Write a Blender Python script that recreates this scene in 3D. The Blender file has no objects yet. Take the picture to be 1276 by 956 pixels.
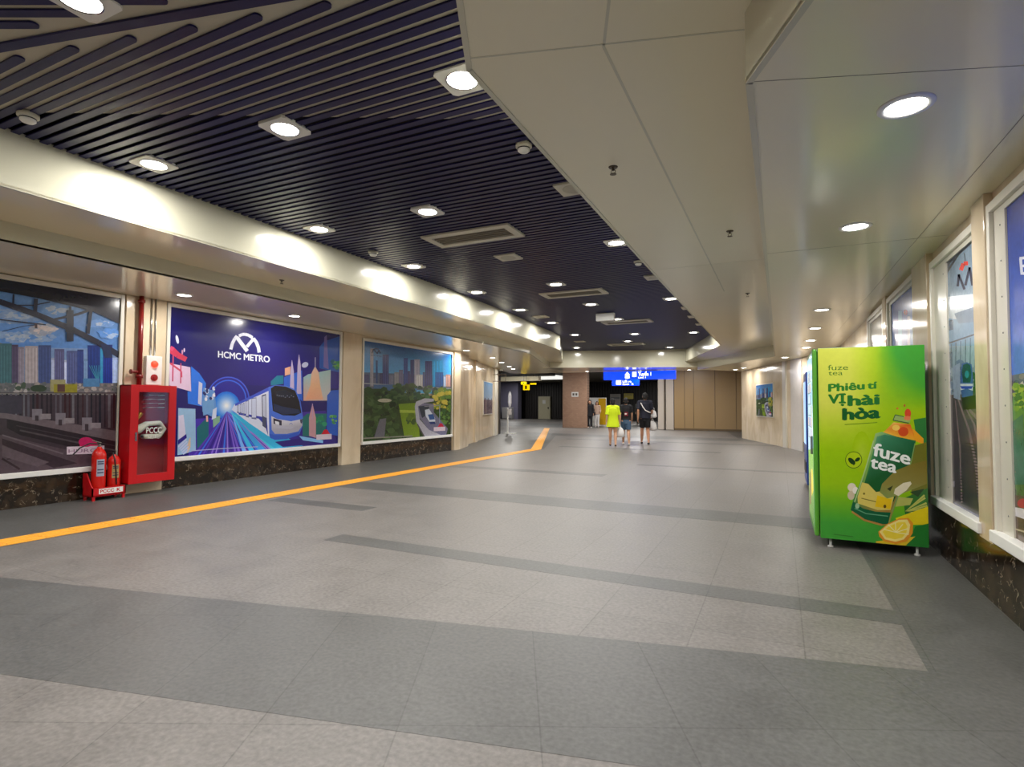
import bpy, bmesh, math, random
import numpy as np
from mathutils import Vector, Matrix
rnd = random.Random(7)
PI = math.pi
sc = bpy.context.scene
C = sc.collection

# ------------------------------------------------------------ camera, world, exposure
CAM_Z = 1.3
yaw, pitch, roll = math.radians(25.8), math.radians(2.24), math.radians(0.3)
f = Vector((-math.sin(yaw)*math.cos(pitch), math.cos(yaw)*math.cos(pitch), math.sin(pitch)))
r0 = Vector((math.cos(yaw), math.sin(yaw), 0)); u0 = r0.cross(f)
rr = r0*math.cos(roll) + u0*math.sin(roll); uu = rr.cross(f)
cd = bpy.data.cameras.new('camera'); cam = bpy.data.objects.new('camera', cd); C.objects.link(cam)
cam.matrix_world = Matrix(((rr.x, uu.x, -f.x, 0), (rr.y, uu.y, -f.y, 0), (rr.z, uu.z, -f.z, CAM_Z), (0, 0, 0, 1)))
cd.sensor_width = 36; cd.sensor_fit = 'HORIZONTAL'; cd.lens = 690/1276*36; cd.clip_start = 0.05; cd.clip_end = 200
sc.camera = cam
w = bpy.data.worlds.new('world'); sc.world = w; w.use_nodes = True
w.node_tree.nodes['Background'].inputs[0].default_value = (0.5, 0.55, 0.6, 1)
w.node_tree.nodes['Background'].inputs[1].default_value = 0.02
vs = sc.view_settings; vs.view_transform = 'Standard'; vs.look = 'None'; vs.gamma = 1; vs.use_curve_mapping = False
vs.exposure = 0.76
sc.cycles.use_denoising = True
sc.cycles.max_bounces = 8; sc.cycles.diffuse_bounces = 5; sc.cycles.glossy_bounces = 4
sc.cycles.sample_clamp_indirect = 6.0
sc.cycles.blur_glossy = 0.5
LAMP_W = 20.0          # power of one ceiling downlight
LAMP_COL = (1.0, 0.97, 0.92)

# ------------------------------------------------------------ helpers
def lin(c):
    return tuple(((x/255)/12.92 if x/255 <= 0.04045 else ((x/255+0.055)/1.055)**2.4) for x in c[:3])
MATS = {}
def mat(name, col, rough=0.5, metal=0.0, noise=0.0, nscale=8.0, emit=0.0, coat=0.0, spec=None, ecol=None, bump=0.0, trans=0.0):
    if name in MATS: return MATS[name]
    m = bpy.data.materials.new(name); m.use_nodes = True; nt = m.node_tree; b = nt.nodes['Principled BSDF']
    c = lin(col)
    b.inputs['Base Color'].default_value = (*c, 1); b.inputs['Roughness'].default_value = rough
    b.inputs['Metallic'].default_value = metal
    if coat: b.inputs['Coat Weight'].default_value = coat; b.inputs['Coat Roughness'].default_value = 0.05
    if spec is not None: b.inputs['Specular IOR Level'].default_value = spec
    if trans: b.inputs['Transmission Weight'].default_value = trans; b.inputs['IOR'].default_value = 1.45
    if emit:
        b.inputs['Emission Color'].default_value = (*(lin(ecol) if ecol else c), 1); b.inputs['Emission Strength'].default_value = emit
    if noise:
        g = nt.nodes.new('ShaderNodeNewGeometry'); n = nt.nodes.new('ShaderNodeTexNoise')
        n.inputs['Scale'].default_value = nscale; n.inputs['Detail'].default_value = 5
        nt.links.new(g.outputs['Position'], n.inputs['Vector'])
        mx = nt.nodes.new('ShaderNodeMixRGB'); mx.inputs[1].default_value = (*[x*(1-noise) for x in c], 1)
        mx.inputs[2].default_value = (*[min(1, x*(1+noise)) for x in c], 1)
        nt.links.new(n.outputs['Fac'], mx.inputs[0]); nt.links.new(mx.outputs[0], b.inputs['Base Color'])
        if bump:
            bp = nt.nodes.new('ShaderNodeBump'); bp.inputs['Strength'].default_value = bump; bp.inputs['Distance'].default_value = 0.01
            nt.links.new(n.outputs['Fac'], bp.inputs['Height']); nt.links.new(bp.outputs[0], b.inputs['Normal'])
    MATS[name] = m
    return m

def marble(name, c0, c1, c2, scale=2.2, stretch=(1, 1, 0.35), rough=0.14, vein=0.0, joints=True):
    m = bpy.data.materials.new(name); m.use_nodes = True; nt = m.node_tree; N = nt.nodes; L = nt.links; b = N['Principled BSDF']
    g = N.new('ShaderNodeNewGeometry'); mp = N.new('ShaderNodeMapping'); mp.inputs['Scale'].default_value = stretch
    L.new(g.outputs['Position'], mp.inputs['Vector'])
    n = N.new('ShaderNodeTexNoise'); n.inputs['Scale'].default_value = scale; n.inputs['Detail'].default_value = 7; n.inputs['Distortion'].default_value = 0.8
    L.new(mp.outputs[0], n.inputs['Vector'])
    cr = N.new('ShaderNodeValToRGB'); e = cr.color_ramp.elements
    e[0].position = 0.3; e[0].color = (*lin(c0), 1); e[1].position = 0.7; e[1].color = (*lin(c2), 1)
    x = e.new(0.5); x.color = (*lin(c1), 1)
    L.new(n.outputs['Fac'], cr.inputs[0]); out = cr.outputs[0]
    if vein:
        v = N.new('ShaderNodeTexVoronoi'); v.feature = 'DISTANCE_TO_EDGE'; v.inputs['Scale'].default_value = 9
        ds = N.new('ShaderNodeVectorMath'); ds.operation = 'ADD'; sc_ = N.new('ShaderNodeVectorMath'); sc_.operation = 'SCALE'; sc_.inputs['Scale'].default_value = 0.25
        L.new(n.outputs['Color'], sc_.inputs[0]); L.new(g.outputs['Position'], ds.inputs[0]); L.new(sc_.outputs[0], ds.inputs[1]); L.new(ds.outputs[0], v.inputs['Vector'])
        lt = N.new('ShaderNodeMath'); lt.operation = 'LESS_THAN'; lt.inputs[1].default_value = 0.022; L.new(v.outputs['Distance'], lt.inputs[0])
        n2 = N.new('ShaderNodeTexNoise'); n2.inputs['Scale'].default_value = 14; L.new(g.outputs['Position'], n2.inputs['Vector'])
        gt = N.new('ShaderNodeMath'); gt.operation = 'GREATER_THAN'; gt.inputs[1].default_value = 0.56; L.new(n2.outputs['Fac'], gt.inputs[0])
        ml = N.new('ShaderNodeMath'); ml.operation = 'MULTIPLY'; L.new(lt.outputs[0], ml.inputs[0]); L.new(gt.outputs[0], ml.inputs[1])
        m2 = N.new('ShaderNodeMath'); m2.operation = 'MULTIPLY'; m2.inputs[1].default_value = vein; L.new(ml.outputs[0], m2.inputs[0])
        mx = N.new('ShaderNodeMixRGB'); mx.inputs[2].default_value = (*lin((190, 175, 150)), 1); L.new(m2.outputs[0], mx.inputs[0]); L.new(out, mx.inputs[1]); out = mx.outputs[0]
    L.new(out, b.inputs['Base Color']); b.inputs['Roughness'].default_value = rough
    MATS[name] = m
    return m

def obj(name, bm, m, parent=None, world=False, smooth=False, recalc=True):
    me = bpy.data.meshes.new(name)
    if recalc: bmesh.ops.recalc_face_normals(bm, faces=bm.faces)
    if smooth:
        for fc in bm.faces: fc.smooth = True
    bm.to_mesh(me); bm.free()
    for mm in (m if isinstance(m, (list, tuple)) else [m]): me.materials.append(mm)
    o = bpy.data.objects.new(name, me); C.objects.link(o)
    if parent:
        o.parent = parent
        if world: o.location = -parent.location
    return o
def thing(name, label, cat, loc=(0, 0, 0), rotz=0, group=None):
    o = bpy.data.objects.new(name, None); C.objects.link(o); o.empty_display_size = 0.1
    o.location = loc; o.rotation_euler = (0, 0, rotz); o['label'] = label; o['category'] = cat
    if group: o['group'] = group
    return o
def tag(o, label, cat, group=None):
    o['label'] = label; o['category'] = cat
    if group: o['group'] = group
    return o
def struct(name, bm, m, **k):
    o = obj(name, bm, m, **k); o['kind'] = 'structure'; return o
def dup(root, loc, rotz, label, group=None):
    r = root.copy(); C.objects.link(r); r.location = loc; r.rotation_euler = (0, 0, rotz); r['label'] = label
    if group: r['group'] = group
    for ch in list(root.children):
        c = ch.copy(); C.objects.link(c); c.parent = r
        for g in list(ch.children):
            d = g.copy(); C.objects.link(d); d.parent = c
    return r
def NB(): return bmesh.new()
def box(bm, x0, x1, y0, y1, z0, z1, mi=0, M=None, bev=0.0):
    b2 = bm if not bev else bmesh.new()
    v = [b2.verts.new((x, y, z)) for x in (x0, x1) for y in (y0, y1) for z in (z0, z1)]
    fs = [b2.faces.new([v[i] for i in q]) for q in ((0, 1, 3, 2), (4, 6, 7, 5), (0, 4, 5, 1), (2, 3, 7, 6), (0, 2, 6, 4), (1, 5, 7, 3))]
    if bev:
        bmesh.ops.recalc_face_normals(b2, faces=b2.faces)
        bmesh.ops.bevel(b2, geom=b2.edges[:], offset=bev, segments=2, affect='EDGES', profile=0.5)
        me = bpy.data.meshes.new('t')
        for fc in b2.faces: fc.material_index = mi
        if M: bmesh.ops.transform(b2, matrix=M, verts=b2.verts)
        b2.to_mesh(me); b2.free(); bm.from_mesh(me); bpy.data.meshes.remove(me)
    else:
        for fc in fs: fc.material_index = mi
        if M: bmesh.ops.transform(bm, matrix=M, verts=v)
def prism(bm, pts, z0, z1, mi=0, M=None):
    lo = [bm.verts.new((p[0], p[1], z0)) for p in pts]; hi = [bm.verts.new((p[0], p[1], z1)) for p in pts]
    fs = [bm.faces.new(lo[::-1]), bm.faces.new(hi)]
    n = len(pts)
    for i in range(n): fs.append(bm.faces.new((lo[i], lo[(i+1) % n], hi[(i+1) % n], hi[i])))
    for q in fs: q.material_index = mi
    if M: bmesh.ops.transform(bm, matrix=M, verts=lo+hi)
def lathe(bm, prof, seg=24, M=None, mi=0, cx=0, cy=0):
    rings = []; allv = []
    for (r, z) in prof:
        if r < 1e-6: v = [bm.verts.new((cx, cy, z))]
        else: v = [bm.verts.new((cx+r*math.cos(2*PI*i/seg), cy+r*math.sin(2*PI*i/seg), z)) for i in range(seg)]
        rings.append(v); allv += v
    for a, b in zip(rings, rings[1:]):
        for i in range(seg):
            j = (i+1) % seg
            if len(a) == 1 and len(b) == 1: continue
            if len(a) == 1: q = (a[0], b[j], b[i])
            elif len(b) == 1: q = (a[i], a[j], b[0])
            else: q = (a[i], a[j], b[j], b[i])
            fc = bm.faces.new(q); fc.material_index = mi
    if M: bmesh.ops.transform(bm, matrix=M, verts=allv)
def tube(bm, pts, rad, seg=12, ry=None, caps=True, mi=0, side=None):
    """tube with a radius (or (rx, ry)) at every point and round ends"""
    P = [Vector(p) for p in pts]; n = len(P)
    R = [rad]*n if not isinstance(rad, (list, tuple)) else list(rad)
    R = [(q, q) if not isinstance(q, (list, tuple)) else q for q in R]
    T = []
    for i in range(n):
        t = (P[min(i+1, n-1)] - P[max(i-1, 0)]); T.append(t.normalized())
    s = Vector(side) if side else (Vector((1, 0, 0)) if abs(T[0].x) < 0.8 else Vector((0, 1, 0)))
    secs = []
    if caps:
        for k in (2, 1):
            a = PI/2*k/3
            secs.append((P[0]-T[0]*max(R[0])*math.sin(a), T[0], (R[0][0]*math.cos(a), R[0][1]*math.cos(a))))
    for i in range(n): secs.append((P[i], T[i], R[i]))
    if caps:
        for k in (1, 2):
            a = PI/2*k/3
            secs.append((P[-1]+T[-1]*max(R[-1])*math.sin(a), T[-1], (R[-1][0]*math.cos(a), R[-1][1]*math.cos(a))))
    rings = []
    for p, t, (a, b) in secs:
        x = (s - t*s.dot(t)).normalized(); y = t.cross(x)
        rings.append([bm.verts.new(p + x*a*math.cos(2*PI*i/seg) + y*b*math.sin(2*PI*i/seg)) for i in range(seg)])
    for a, b in zip(rings, rings[1:]):
        for i in range(seg):
            j = (i+1) % seg; fc = bm.faces.new((a[i], a[j], b[j], b[i])); fc.material_index = mi
    bm.faces.new(rings[0][::-1]).material_index = mi; bm.faces.new(rings[-1]).material_index = mi
def ell(bm, c, r, seg=16, rings=10, mi=0, M=None):
    prof = [(math.sin(PI*i/rings), -math.cos(PI*i/rings)) for i in range(rings+1)]
    prof[0] = (0, -1); prof[-1] = (0, 1)
    T = Matrix.Translation(c) @ (M if M else Matrix.Identity(4)) @ Matrix.Diagonal((r[0], r[1], r[2], 1))
    lathe(bm, prof, seg, T, mi)
def remesh(o, voxel, smooth=3):
    m = o.modifiers.new('r', 'REMESH'); m.mode = 'VOXEL'; m.voxel_size = voxel
    s = o.modifiers.new('s', 'SMOOTH'); s.factor = 0.5; s.iterations = smooth
    dg = bpy.context.evaluated_depsgraph_get(); me = bpy.data.meshes.new_from_object(o.evaluated_get(dg))
    mats = [q for q in o.data.materials]
    o.modifiers.clear(); o.data = me
    if not len(me.materials):
        for q in mats: me.materials.append(q)
    me.polygons.foreach_set('use_smooth', [True]*len(me.polygons)); me.update()

_tc = {}
def text_mesh(s, bold):
    k = (s, bold)
    if k in _tc: return _tc[k]
    cu = bpy.data.curves.new('t', 'FONT'); cu.body = s; cu.size = 1; cu.offset = bold; cu.resolution_u = 3
    o = bpy.data.objects.new('t', cu); me = bpy.data.meshes.new_from_object(o)
    V = [(v.co.x, v.co.y) for v in me.vertices]; F = [tuple(p.vertices) for p in me.polygons]
    bpy.data.objects.remove(o); bpy.data.curves.remove(cu); bpy.data.meshes.remove(me)
    _tc[k] = (V, F); return _tc[k]
def flat_text(bm, s, org, ux, uy, width=None, size=1.0, bold=0.0, mi=0, off=None):
    """text on a plane; ux, uy world unit vectors; width fits the line"""
    V, F = text_mesh(s, bold)
    if not V: return
    x0 = min(v[0] for v in V); x1 = max(v[0] for v in V)
    sx = width/(x1-x0) if width else size
    org = Vector(org); ux = Vector(ux); uy = Vector(uy)
    vv = [bm.verts.new(org + ux*((v[0]-x0)*sx) + uy*(v[1]*size)) for v in V]
    for q in F:
        try: bm.faces.new([vv[i] for i in q]).material_index = mi
        except ValueError: pass

# printed artwork: polygons in reference coordinates, mapped on the print's rectangle
class Art:
    def __init__(s, quad, org, du, dv, n):
        A = []; B = []
        for (x, y), (a, b) in zip(quad, ((0, 0), (1, 0), (1, 1), (0, 1))):
            A += [[x, y, 1, 0, 0, 0, -a*x, -a*y], [0, 0, 0, x, y, 1, -b*x, -b*y]]; B += [a, b]
        h = np.linalg.solve(np.array(A, float), np.array(B, float)); s.H = np.append(h, 1).reshape(3, 3)
        s.o = Vector(org); s.du = Vector(du); s.dv = Vector(dv); s.n = Vector(n).normalized()
        s.bm = bmesh.new(); s.cl = s.bm.loops.layers.float_color.new('Col'); s.k = 0; s.q = (1, 0, 0)
    def Q(s, sc_, ox, oy): s.q = (sc_, ox, oy); return s
    def st(s, p):
        x = p[0]/s.q[0]+s.q[1]; y = p[1]/s.q[0]+s.q[2]
        v = s.H @ np.array([x, y, 1.0]); return (v[0]/v[2], v[1]/v[2])
    def face(s, P, cols):
        pts = [(a, b, c) for (a, b), c in zip(P, cols)]
        for ax, lim, sg in ((0, 0, 1), (0, 1, -1), (1, 0, 1), (1, 1, -1)):
            out = []
            for i in range(len(pts)):
                a, b = pts[i-1], pts[i]; da = (a[ax]-lim)*sg; db = (b[ax]-lim)*sg
                if (da >= 0) != (db >= 0):
                    t = da/(da-db); out.append((a[0]+(b[0]-a[0])*t, a[1]+(b[1]-a[1])*t, tuple(a[2][j]+(b[2][j]-a[2][j])*t for j in range(3))))
                if db >= 0: out.append(b)
            pts = out
            if len(pts) < 3: return
        vs_ = [s.bm.verts.new(s.o + s.du*p[0] + s.dv*p[1] + s.n*(0.000015*s.k)) for p in pts]
        fc = s.bm.faces.new(vs_)
        for l, p in zip(fc.loops, pts): l[s.cl] = (*p[2], 1)
    def cc(s, col, n):
        return [lin(c) for c in col] if isinstance(col, list) else [lin(col)]*n
    def uv(s, P, col): s.k += 1; s.face(P, s.cc(col, len(P)))
    def poly(s, P, col): s.k += 1; s.face([s.st(p) for p in P], s.cc(col, len(P)))
    def rect(s, x0, y0, x1, y1, col, col2=None):
        s.poly([(x0, y0), (x1, y0), (x1, y1), (x0, y1)], [col, col, col2, col2] if col2 else col)
    def oval(s, cx, cy, rx, ry, col, rot=0, n=20):
        c, d = math.cos(rot), math.sin(rot)
        s.poly([(cx+rx*math.cos(t)*c-ry*math.sin(t)*d, cy+rx*math.cos(t)*d+ry*math.sin(t)*c) for t in [2*PI*i/n for i in range(n)]], col)
    def glow(s, cx, cy, rx, ry, c0, c1, n=20, steps=8):
        for i in range(steps):
            t = i/(steps-1); s.oval(cx, cy, rx*(1-t)+rx*.12*t, ry*(1-t)+ry*.12*t, tuple(c1[j]+(c0[j]-c1[j])*t for j in range(3)), n=n)
    def line(s, P, w_, col):
        s.k += 1
        w2 = w_ if isinstance(w_, list) else [w_]*len(P); cs = s.cc(col, len(P))
        for i in range(len(P)-1):
            (x0, y0), (x1, y1) = P[i], P[i+1]; L = math.hypot(x1-x0, y1-y0) or 1; nx, ny = -(y1-y0)/L/2, (x1-x0)/L/2
            s.face([s.st(p) for p in ((x0+nx*w2[i], y0+ny*w2[i]), (x1+nx*w2[i+1], y1+ny*w2[i+1]), (x1-nx*w2[i+1], y1-ny*w2[i+1]), (x0-nx*w2[i], y0-ny*w2[i]))], [cs[i], cs[i+1], cs[i+1], cs[i]])
    def text(s, t, a, b, h, col, bold=0.02, up=None):
        V, F = text_mesh(t, 0.0); x0 = min(v[0] for v in V); x1 = max(v[0] for v in V)
        ux = ((b[0]-a[0])/(x1-x0), (b[1]-a[1])/(x1-x0)); up = up or (0, -1); c = lin(col)
        for dx, dy in ((0, 0),) if bold < .006 else ((-bold, 0), (bold, 0), (0, bold*.7), (0, -bold*.7), (-bold*.7, bold*.6), (bold*.7, -bold*.6)):
            s.k += 1
            for q in F:
                s.face([s.st((a[0]+ux[0]*(V[i][0]+dx-x0)+up[0]*(V[i][1]+dy)*h/0.7, a[1]+ux[1]*(V[i][0]+dx-x0)+up[1]*(V[i][1]+dy)*h/0.7)) for i in q], [c]*len(q))
    def blobs(s, x0, y0, x1, y1, n, r, cols, jag=7):
        for i in range(n):
            cx, cy = rnd.uniform(x0, x1), rnd.uniform(y0, y1); c = rnd.choice(cols); R = r*rnd.uniform(.5, 1.3)
            s.poly([(cx+R*rnd.uniform(.6, 1.1)*math.cos(2*PI*k/jag), cy+R*rnd.uniform(.5, .9)*math.sin(2*PI*k/jag)) for k in range(jag)], c)
    def build(s, name, m, parent, world=True): return obj(name, s.bm, m, parent, world, recalc=False)

def print_mat(name, rough=0.22, noise=0.12):
    m = bpy.data.materials.new(name); m.use_nodes = True; nt = m.node_tree; b = nt.nodes['Principled BSDF']
    a = nt.nodes.new('ShaderNodeAttribute'); a.attribute_name = 'Col'
    g = nt.nodes.new('ShaderNodeNewGeometry'); n = nt.nodes.new('ShaderNodeTexNoise'); n.inputs['Scale'].default_value = 22; n.inputs['Detail'].default_value = 4
    nt.links.new(g.outputs['Position'], n.inputs['Vector'])
    mr = nt.nodes.new('ShaderNodeMapRange'); mr.inputs[1].default_value = 0.3; mr.inputs[2].default_value = 0.7; mr.inputs[3].default_value = 1-noise; mr.inputs[4].default_value = 1+noise
    nt.links.new(n.outputs['Fac'], mr.inputs[0])
    mu = nt.nodes.new('ShaderNodeVectorMath'); mu.operation = 'SCALE'
    nt.links.new(a.outputs['Color'], mu.inputs[0]); nt.links.new(mr.outputs[0], mu.inputs['Scale'])
    nt.links.new(mu.outputs[0], b.inputs['Base Color']); b.inputs['Roughness'].default_value = rough
    return m

# ------------------------------------------------------------ materials
PHOTO = print_mat('photo print', 0.2, 0.12); FLATPRINT = print_mat('graphic print', 0.2, 0.03)
CREAM = mat('cream gloss ceiling panel', (232, 225, 198), 0.16, noise=0.03, nscale=1.2)
CREAM2 = mat('cream gloss fascia', (204, 201, 180), 0.14, noise=0.02, nscale=1.2)
MARB = marble('cream marble', (196, 176, 148), (212, 194, 166), (222, 206, 182), 1.8, (1, 1, .55))
DKM = marble('dark emperador marble', (22, 16, 11), (40, 30, 21), (66, 52, 38), 7, (1, 1, 1), 0.12, vein=0.45)
FRAME = mat('off white frame', (222, 218, 206), 0.35)
FRAMEC = mat('cream riveted strip', (206, 202, 190), 0.3)
SLAT = mat('navy baffle', (26, 24, 74), 0.4, noise=0.1, spec=.3)
VOID = mat('dark plenum', (14, 14, 22), 0.9)
WPANEL = mat('cream plenum panel', (178, 174, 158), 0.5, noise=0.04, nscale=3)
CHROME = mat('chrome', (190, 190, 190), 0.2, metal=1)
RED = mat('red enamel', (190, 16, 26), 0.28)
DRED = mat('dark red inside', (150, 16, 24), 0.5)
PIPER = mat('red pipe paint', (112, 20, 18), 0.3)
BLACK = mat('black plastic', (16, 16, 18), 0.4)
WHITE = mat('white plastic', (225, 225, 222), 0.4)
GREY = mat('grey metal', (120, 122, 125), 0.4, metal=0.4)
LAMPE = mat('lamp diffuser', (255, 255, 255), 0.5, emit=14.0, ecol=(255, 250, 240))

def floor_mat(name, c, rot, amp=0.08, rough=0.42, joint=0.72):
    m = bpy.data.materials.new(name); m.use_nodes = True; nt = m.node_tree; N = nt.nodes; L = nt.links; b = N['Principled BSDF']
    g = N.new('ShaderNodeNewGeometry'); mp = N.new('ShaderNodeMapping'); mp.inputs['Rotation'].default_value = (0, 0, rot)
    mp.inputs['Location'].default_value = (-0.10, 0, 0)
    L.new(g.outputs['Position'], mp.inputs['Vector'])
    def M(op, a, b_=None, v=None):
        q = N.new('ShaderNodeMath'); q.operation = op; L.new(a, q.inputs[0]) if not isinstance(a, float) else None
        if b_ is not None:
            if isinstance(b_, float): q.inputs[1].default_value = b_
            else: L.new(b_, q.inputs[1])
        return q.outputs[0]
    sp = N.new('ShaderNodeSeparateXYZ'); L.new(mp.outputs[0], sp.inputs[0])
    tx = M('DIVIDE', sp.outputs[0], 0.572); ty = M('DIVIDE', sp.outputs[1], 1.144)
    fx = M('FRACT', tx); fy = M('FRACT', ty)
    jx = M('LESS_THAN', fx, 0.012); jy = M('LESS_THAN', fy, 0.006); j = M('MAXIMUM', jx, jy)
    cx = M('FLOOR', tx); cy = M('FLOOR', ty); cb = N.new('ShaderNodeCombineXYZ'); L.new(cx, cb.inputs[0]); L.new(cy, cb.inputs[1])
    wn = N.new('ShaderNodeTexWhiteNoise'); L.new(cb.outputs[0], wn.inputs['Vector'])
    n1 = N.new('ShaderNodeTexNoise'); n1.inputs['Scale'].default_value = 3.2; n1.inputs['Detail'].default_value = 9; n1.inputs['Roughness'].default_value = 0.72
    L.new(g.outputs['Position'], n1.inputs['Vector'])
    n2 = N.new('ShaderNodeTexNoise'); n2.inputs['Scale'].default_value = 42; n2.inputs['Detail'].default_value = 4
    L.new(g.outputs['Position'], n2.inputs['Vector'])
    a1 = M('MULTIPLY', M('SUBTRACT', wn.outputs['Value'], 0.5), amp); a2 = M('MULTIPLY', M('SUBTRACT', n1.outputs['Fac'], 0.5), 0.85)
    a3 = M('MULTIPLY', M('SUBTRACT', n2.outputs['Fac'], 0.5), 1.1)
    s_ = M('ADD', M('ADD', M('ADD', a1, a2), a3), 1.0)
    jm = M('SUBTRACT', s_, M('MULTIPLY', j, 1-joint))
    sc_ = N.new('ShaderNodeVectorMath'); sc_.operation = 'SCALE'; sc_.inputs[0].default_value = lin(c); L.new(jm, sc_.inputs['Scale'])
    L.new(sc_.outputs[0], b.inputs['Base Color'])
    rm = N.new('ShaderNodeMapRange'); rm.inputs[3].default_value = rough-0.08; rm.inputs[4].default_value = rough+0.12; L.new(n1.outputs['Fac'], rm.inputs[0]); L.new(rm.outputs[0], b.inputs['Roughness'])
    bp = N.new('ShaderNodeBump'); bp.inputs['Strength'].default_value = 0.12; bp.inputs['Distance'].default_value = 0.004; L.new(n2.outputs['Fac'], bp.inputs['Height']); L.new(bp.outputs[0], b.inputs['Normal'])
    return m
R25 = math.radians(25.4)
FL_L = floor_mat('light granite', (110, 106, 103), 0); FL_D = floor_mat('dark granite', (82, 82, 81), 0)
FN_L = floor_mat('light granite turned', (110, 106, 103), -R25); FN_D = floor_mat('dark granite turned', (82, 82, 81), -R25)

# ------------------------------------------------------------ plan of the corridor
D = Vector((0.429, -0.903))                       # direction of the turned near corridor (towards and past the camera)
def ext(p, t): return (p[0]+D.x*t, p[1]+D.y*t)
def line_y(a, b, x): return a + b*x
LW = [ext((-8.5, 1.38), 13), (-8.5, 1.38), (-8.5, 13.6), (-9.0, 15.0), (-11.4, 22.2)]
RW = [ext((1.3, 3.54), 17), (1.3, 3.54), (1.3, 15.2), (0.62, 18.2), (-1.41, 24.6)]
# floor
bm = NB()
prism(bm, [(-32, -12), (12, -14), (12, 60), (-32, 60)], -0.2, 0.0, 0)
FX = 0.001
prism(bm, [(-6.3, 3.25-.22*6.3), (0.64, 3.25+.22*.64), (0.64, 22.2), (-6.3-2.35, 22.2), (-6.3, 15.2)], -0.01, FX, 1)
prism(bm, [(-6.3, 2.16-.233*6.3), (-0.3, 2.09), ext((-0.3, 2.09), 12), ext((-6.3, .7), 10)], -0.01, FX, 2)
for (x0, x1, y0, y1) in ((-3.95, .64, 4.04, 4.30), (-6.22, -4.6, 5.33, 5.61), (-6.3, .64, 6.72, 7.36), (-6.3, -2.95, 9.93, 10.25), (-2.85, .64, 12.2, 12.42), (-6.3, -1.5, 16.4, 16.75), (-7.5, 0, 20.2, 20.6)):
    prism(bm, [(x0, y0), (x1, y0), (x1, y1), (x0, y1)], -0.01, FX*2, 0)
prism(bm, [(-8.6, 3.25-.22*8.6), (1.25, 3.53), (1.25, 2.45), (-8.6, .15)], -0.01, FX*2, 3)   # turned dark band at the bend
prism(bm, [(-13.5, 24.0), (-1.5, 24.0), (-2.5, 30.6), (-15.5, 31)], -0.01, FX, 1)
prism(bm, [(-30, 37), (-6, 37), (-8, 47), (-30, 47)], -0.01, FX, 1)
struct('floor', bm, [FL_D, FL_L, FN_L, FN_D])

# walls
def wall_strip(bm, P, z0, z1, th, side, mi=0):
    for i in range(len(P)-1):
        a = Vector(P[i]); b = Vector(P[i+1]); d = (b-a).normalized(); n = Vector((-d.y, d.x))*side
        e = d*0.0
        prism(bm, [a-e, b+e, b+e+n*th, a-e+n*th], z0, z1, mi)
bm = NB(); wall_strip(bm, LW, -0.1, 3.9, 0.25, 1); struct('wall_left', bm, MARB)
bm = NB(); wall_strip(bm, RW, -0.1, 3.9, 0.25, -1); struct('wall_right', bm, MARB)
bm = NB(); a = ext((-8.5, 1.38), 12.9); b = ext((1.3, 3.54), 16.9); wall_strip(bm, [a, b], -0.1, 3.9, 0.25, -1); struct('wall_back', bm, MARB)
# dark marble plinths under the pictures
def base_left(y0, y1): box(bm, -8.5, -8.47, y0, y1, 0, 0.385)
bm = NB()
for y0, y1 in ((1.4, 4.64), (5.31, 9.04), (9.7, 13.55)): base_left(y0, y1)
struct('baseboard_left', bm, DKM)
bm = NB(); box(bm, 1.262, 1.3, 3.6, 15.1, 0, 0.40)
struct('baseboard_right', bm, DKM)
bm = NB(); Mz = Matrix.Translation((0.62, 18.2, 0)) @ Matrix.Rotation(math.atan2(-3.0, .68)-PI, 4, 'Z')
a = Vector((0.62, 18.2)); b = Vector((0.86, 17.14)); n = Vector((-(b-a).y, (b-a).x)).normalized()
prism(bm, [a, b, b-n*0.02, a-n*0.02], 0, 0.28); prism(bm, [a, b, b+n*0.02, a+n*0.02], 0, 0.28)
struct('baseboard_end', bm, DKM)
# marble pilasters, left
for i, (y0, y1) in enumerate(((4.70, 5.28), (9.10, 9.68))):
    bm = NB(); box(bm, -8.5, -8.42, y0, y1, 0, 2.86, bev=0.004); struct('trim_%d' % (i+1), bm, MARB)
bm = NB(); prism(bm, [(-8.5, 13.62), (-8.42, 13.62), (-8.42, 13.95), (-8.9, 15.25), (-9.1, 15.25)], 0, 2.86); struct('trim_3', bm, MARB)
wd = (Vector((-11.4, 22.2))-Vector((-9.0, 15.0))).normalized(); wn_ = Vector((wd.y, -wd.x))       # towards the hall
def onL(t, d=0.0): p = Vector((-9.0, 15.0))+wd*t+wn_*d; return (p.x, p.y)
for i, (t0, t1) in enumerate(((1.9, 2.3), (6.2, 6.9))):
    bm = NB(); prism(bm, [onL(t0), onL(t1), onL(t1, .07), onL(t0, .07)], 0, 2.86); struct('trim_%d' % (i+4), bm, FRAME if i else MARB)
for i, (y0, y1) in enumerate(((4.69, 4.96), (6.32, 6.95), (8.55, 8.8))):
    bm = NB(); box(bm, 1.25, 1.3, y0, y1, 0.40, 2.74, bev=0.003); struct('trim_%d' % (i+6), bm, MARB)
rd = (Vector((-1.41, 24.6))-Vector((0.62, 18.2))).normalized(); rn = Vector((-rd.y, rd.x))
def onR(t, d=0.0): p = Vector((0.62, 18.2))+rd*t+rn*d; return (p.x, p.y)
bm = NB(); prism(bm, [onR(.05), onR(.95), onR(.95, .03), onR(.05, .03)], 0, 2.74); struct('trim_9', bm, mat('pale grey marble', (205, 200, 196), 0.2, noise=.06))
bm = NB(); prism(bm, [onR(1.35), onR(1.65), onR(1.65, .05), onR(1.35, .05)], 0, 2.74); struct('trim_10', bm, FRAMEC)

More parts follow.
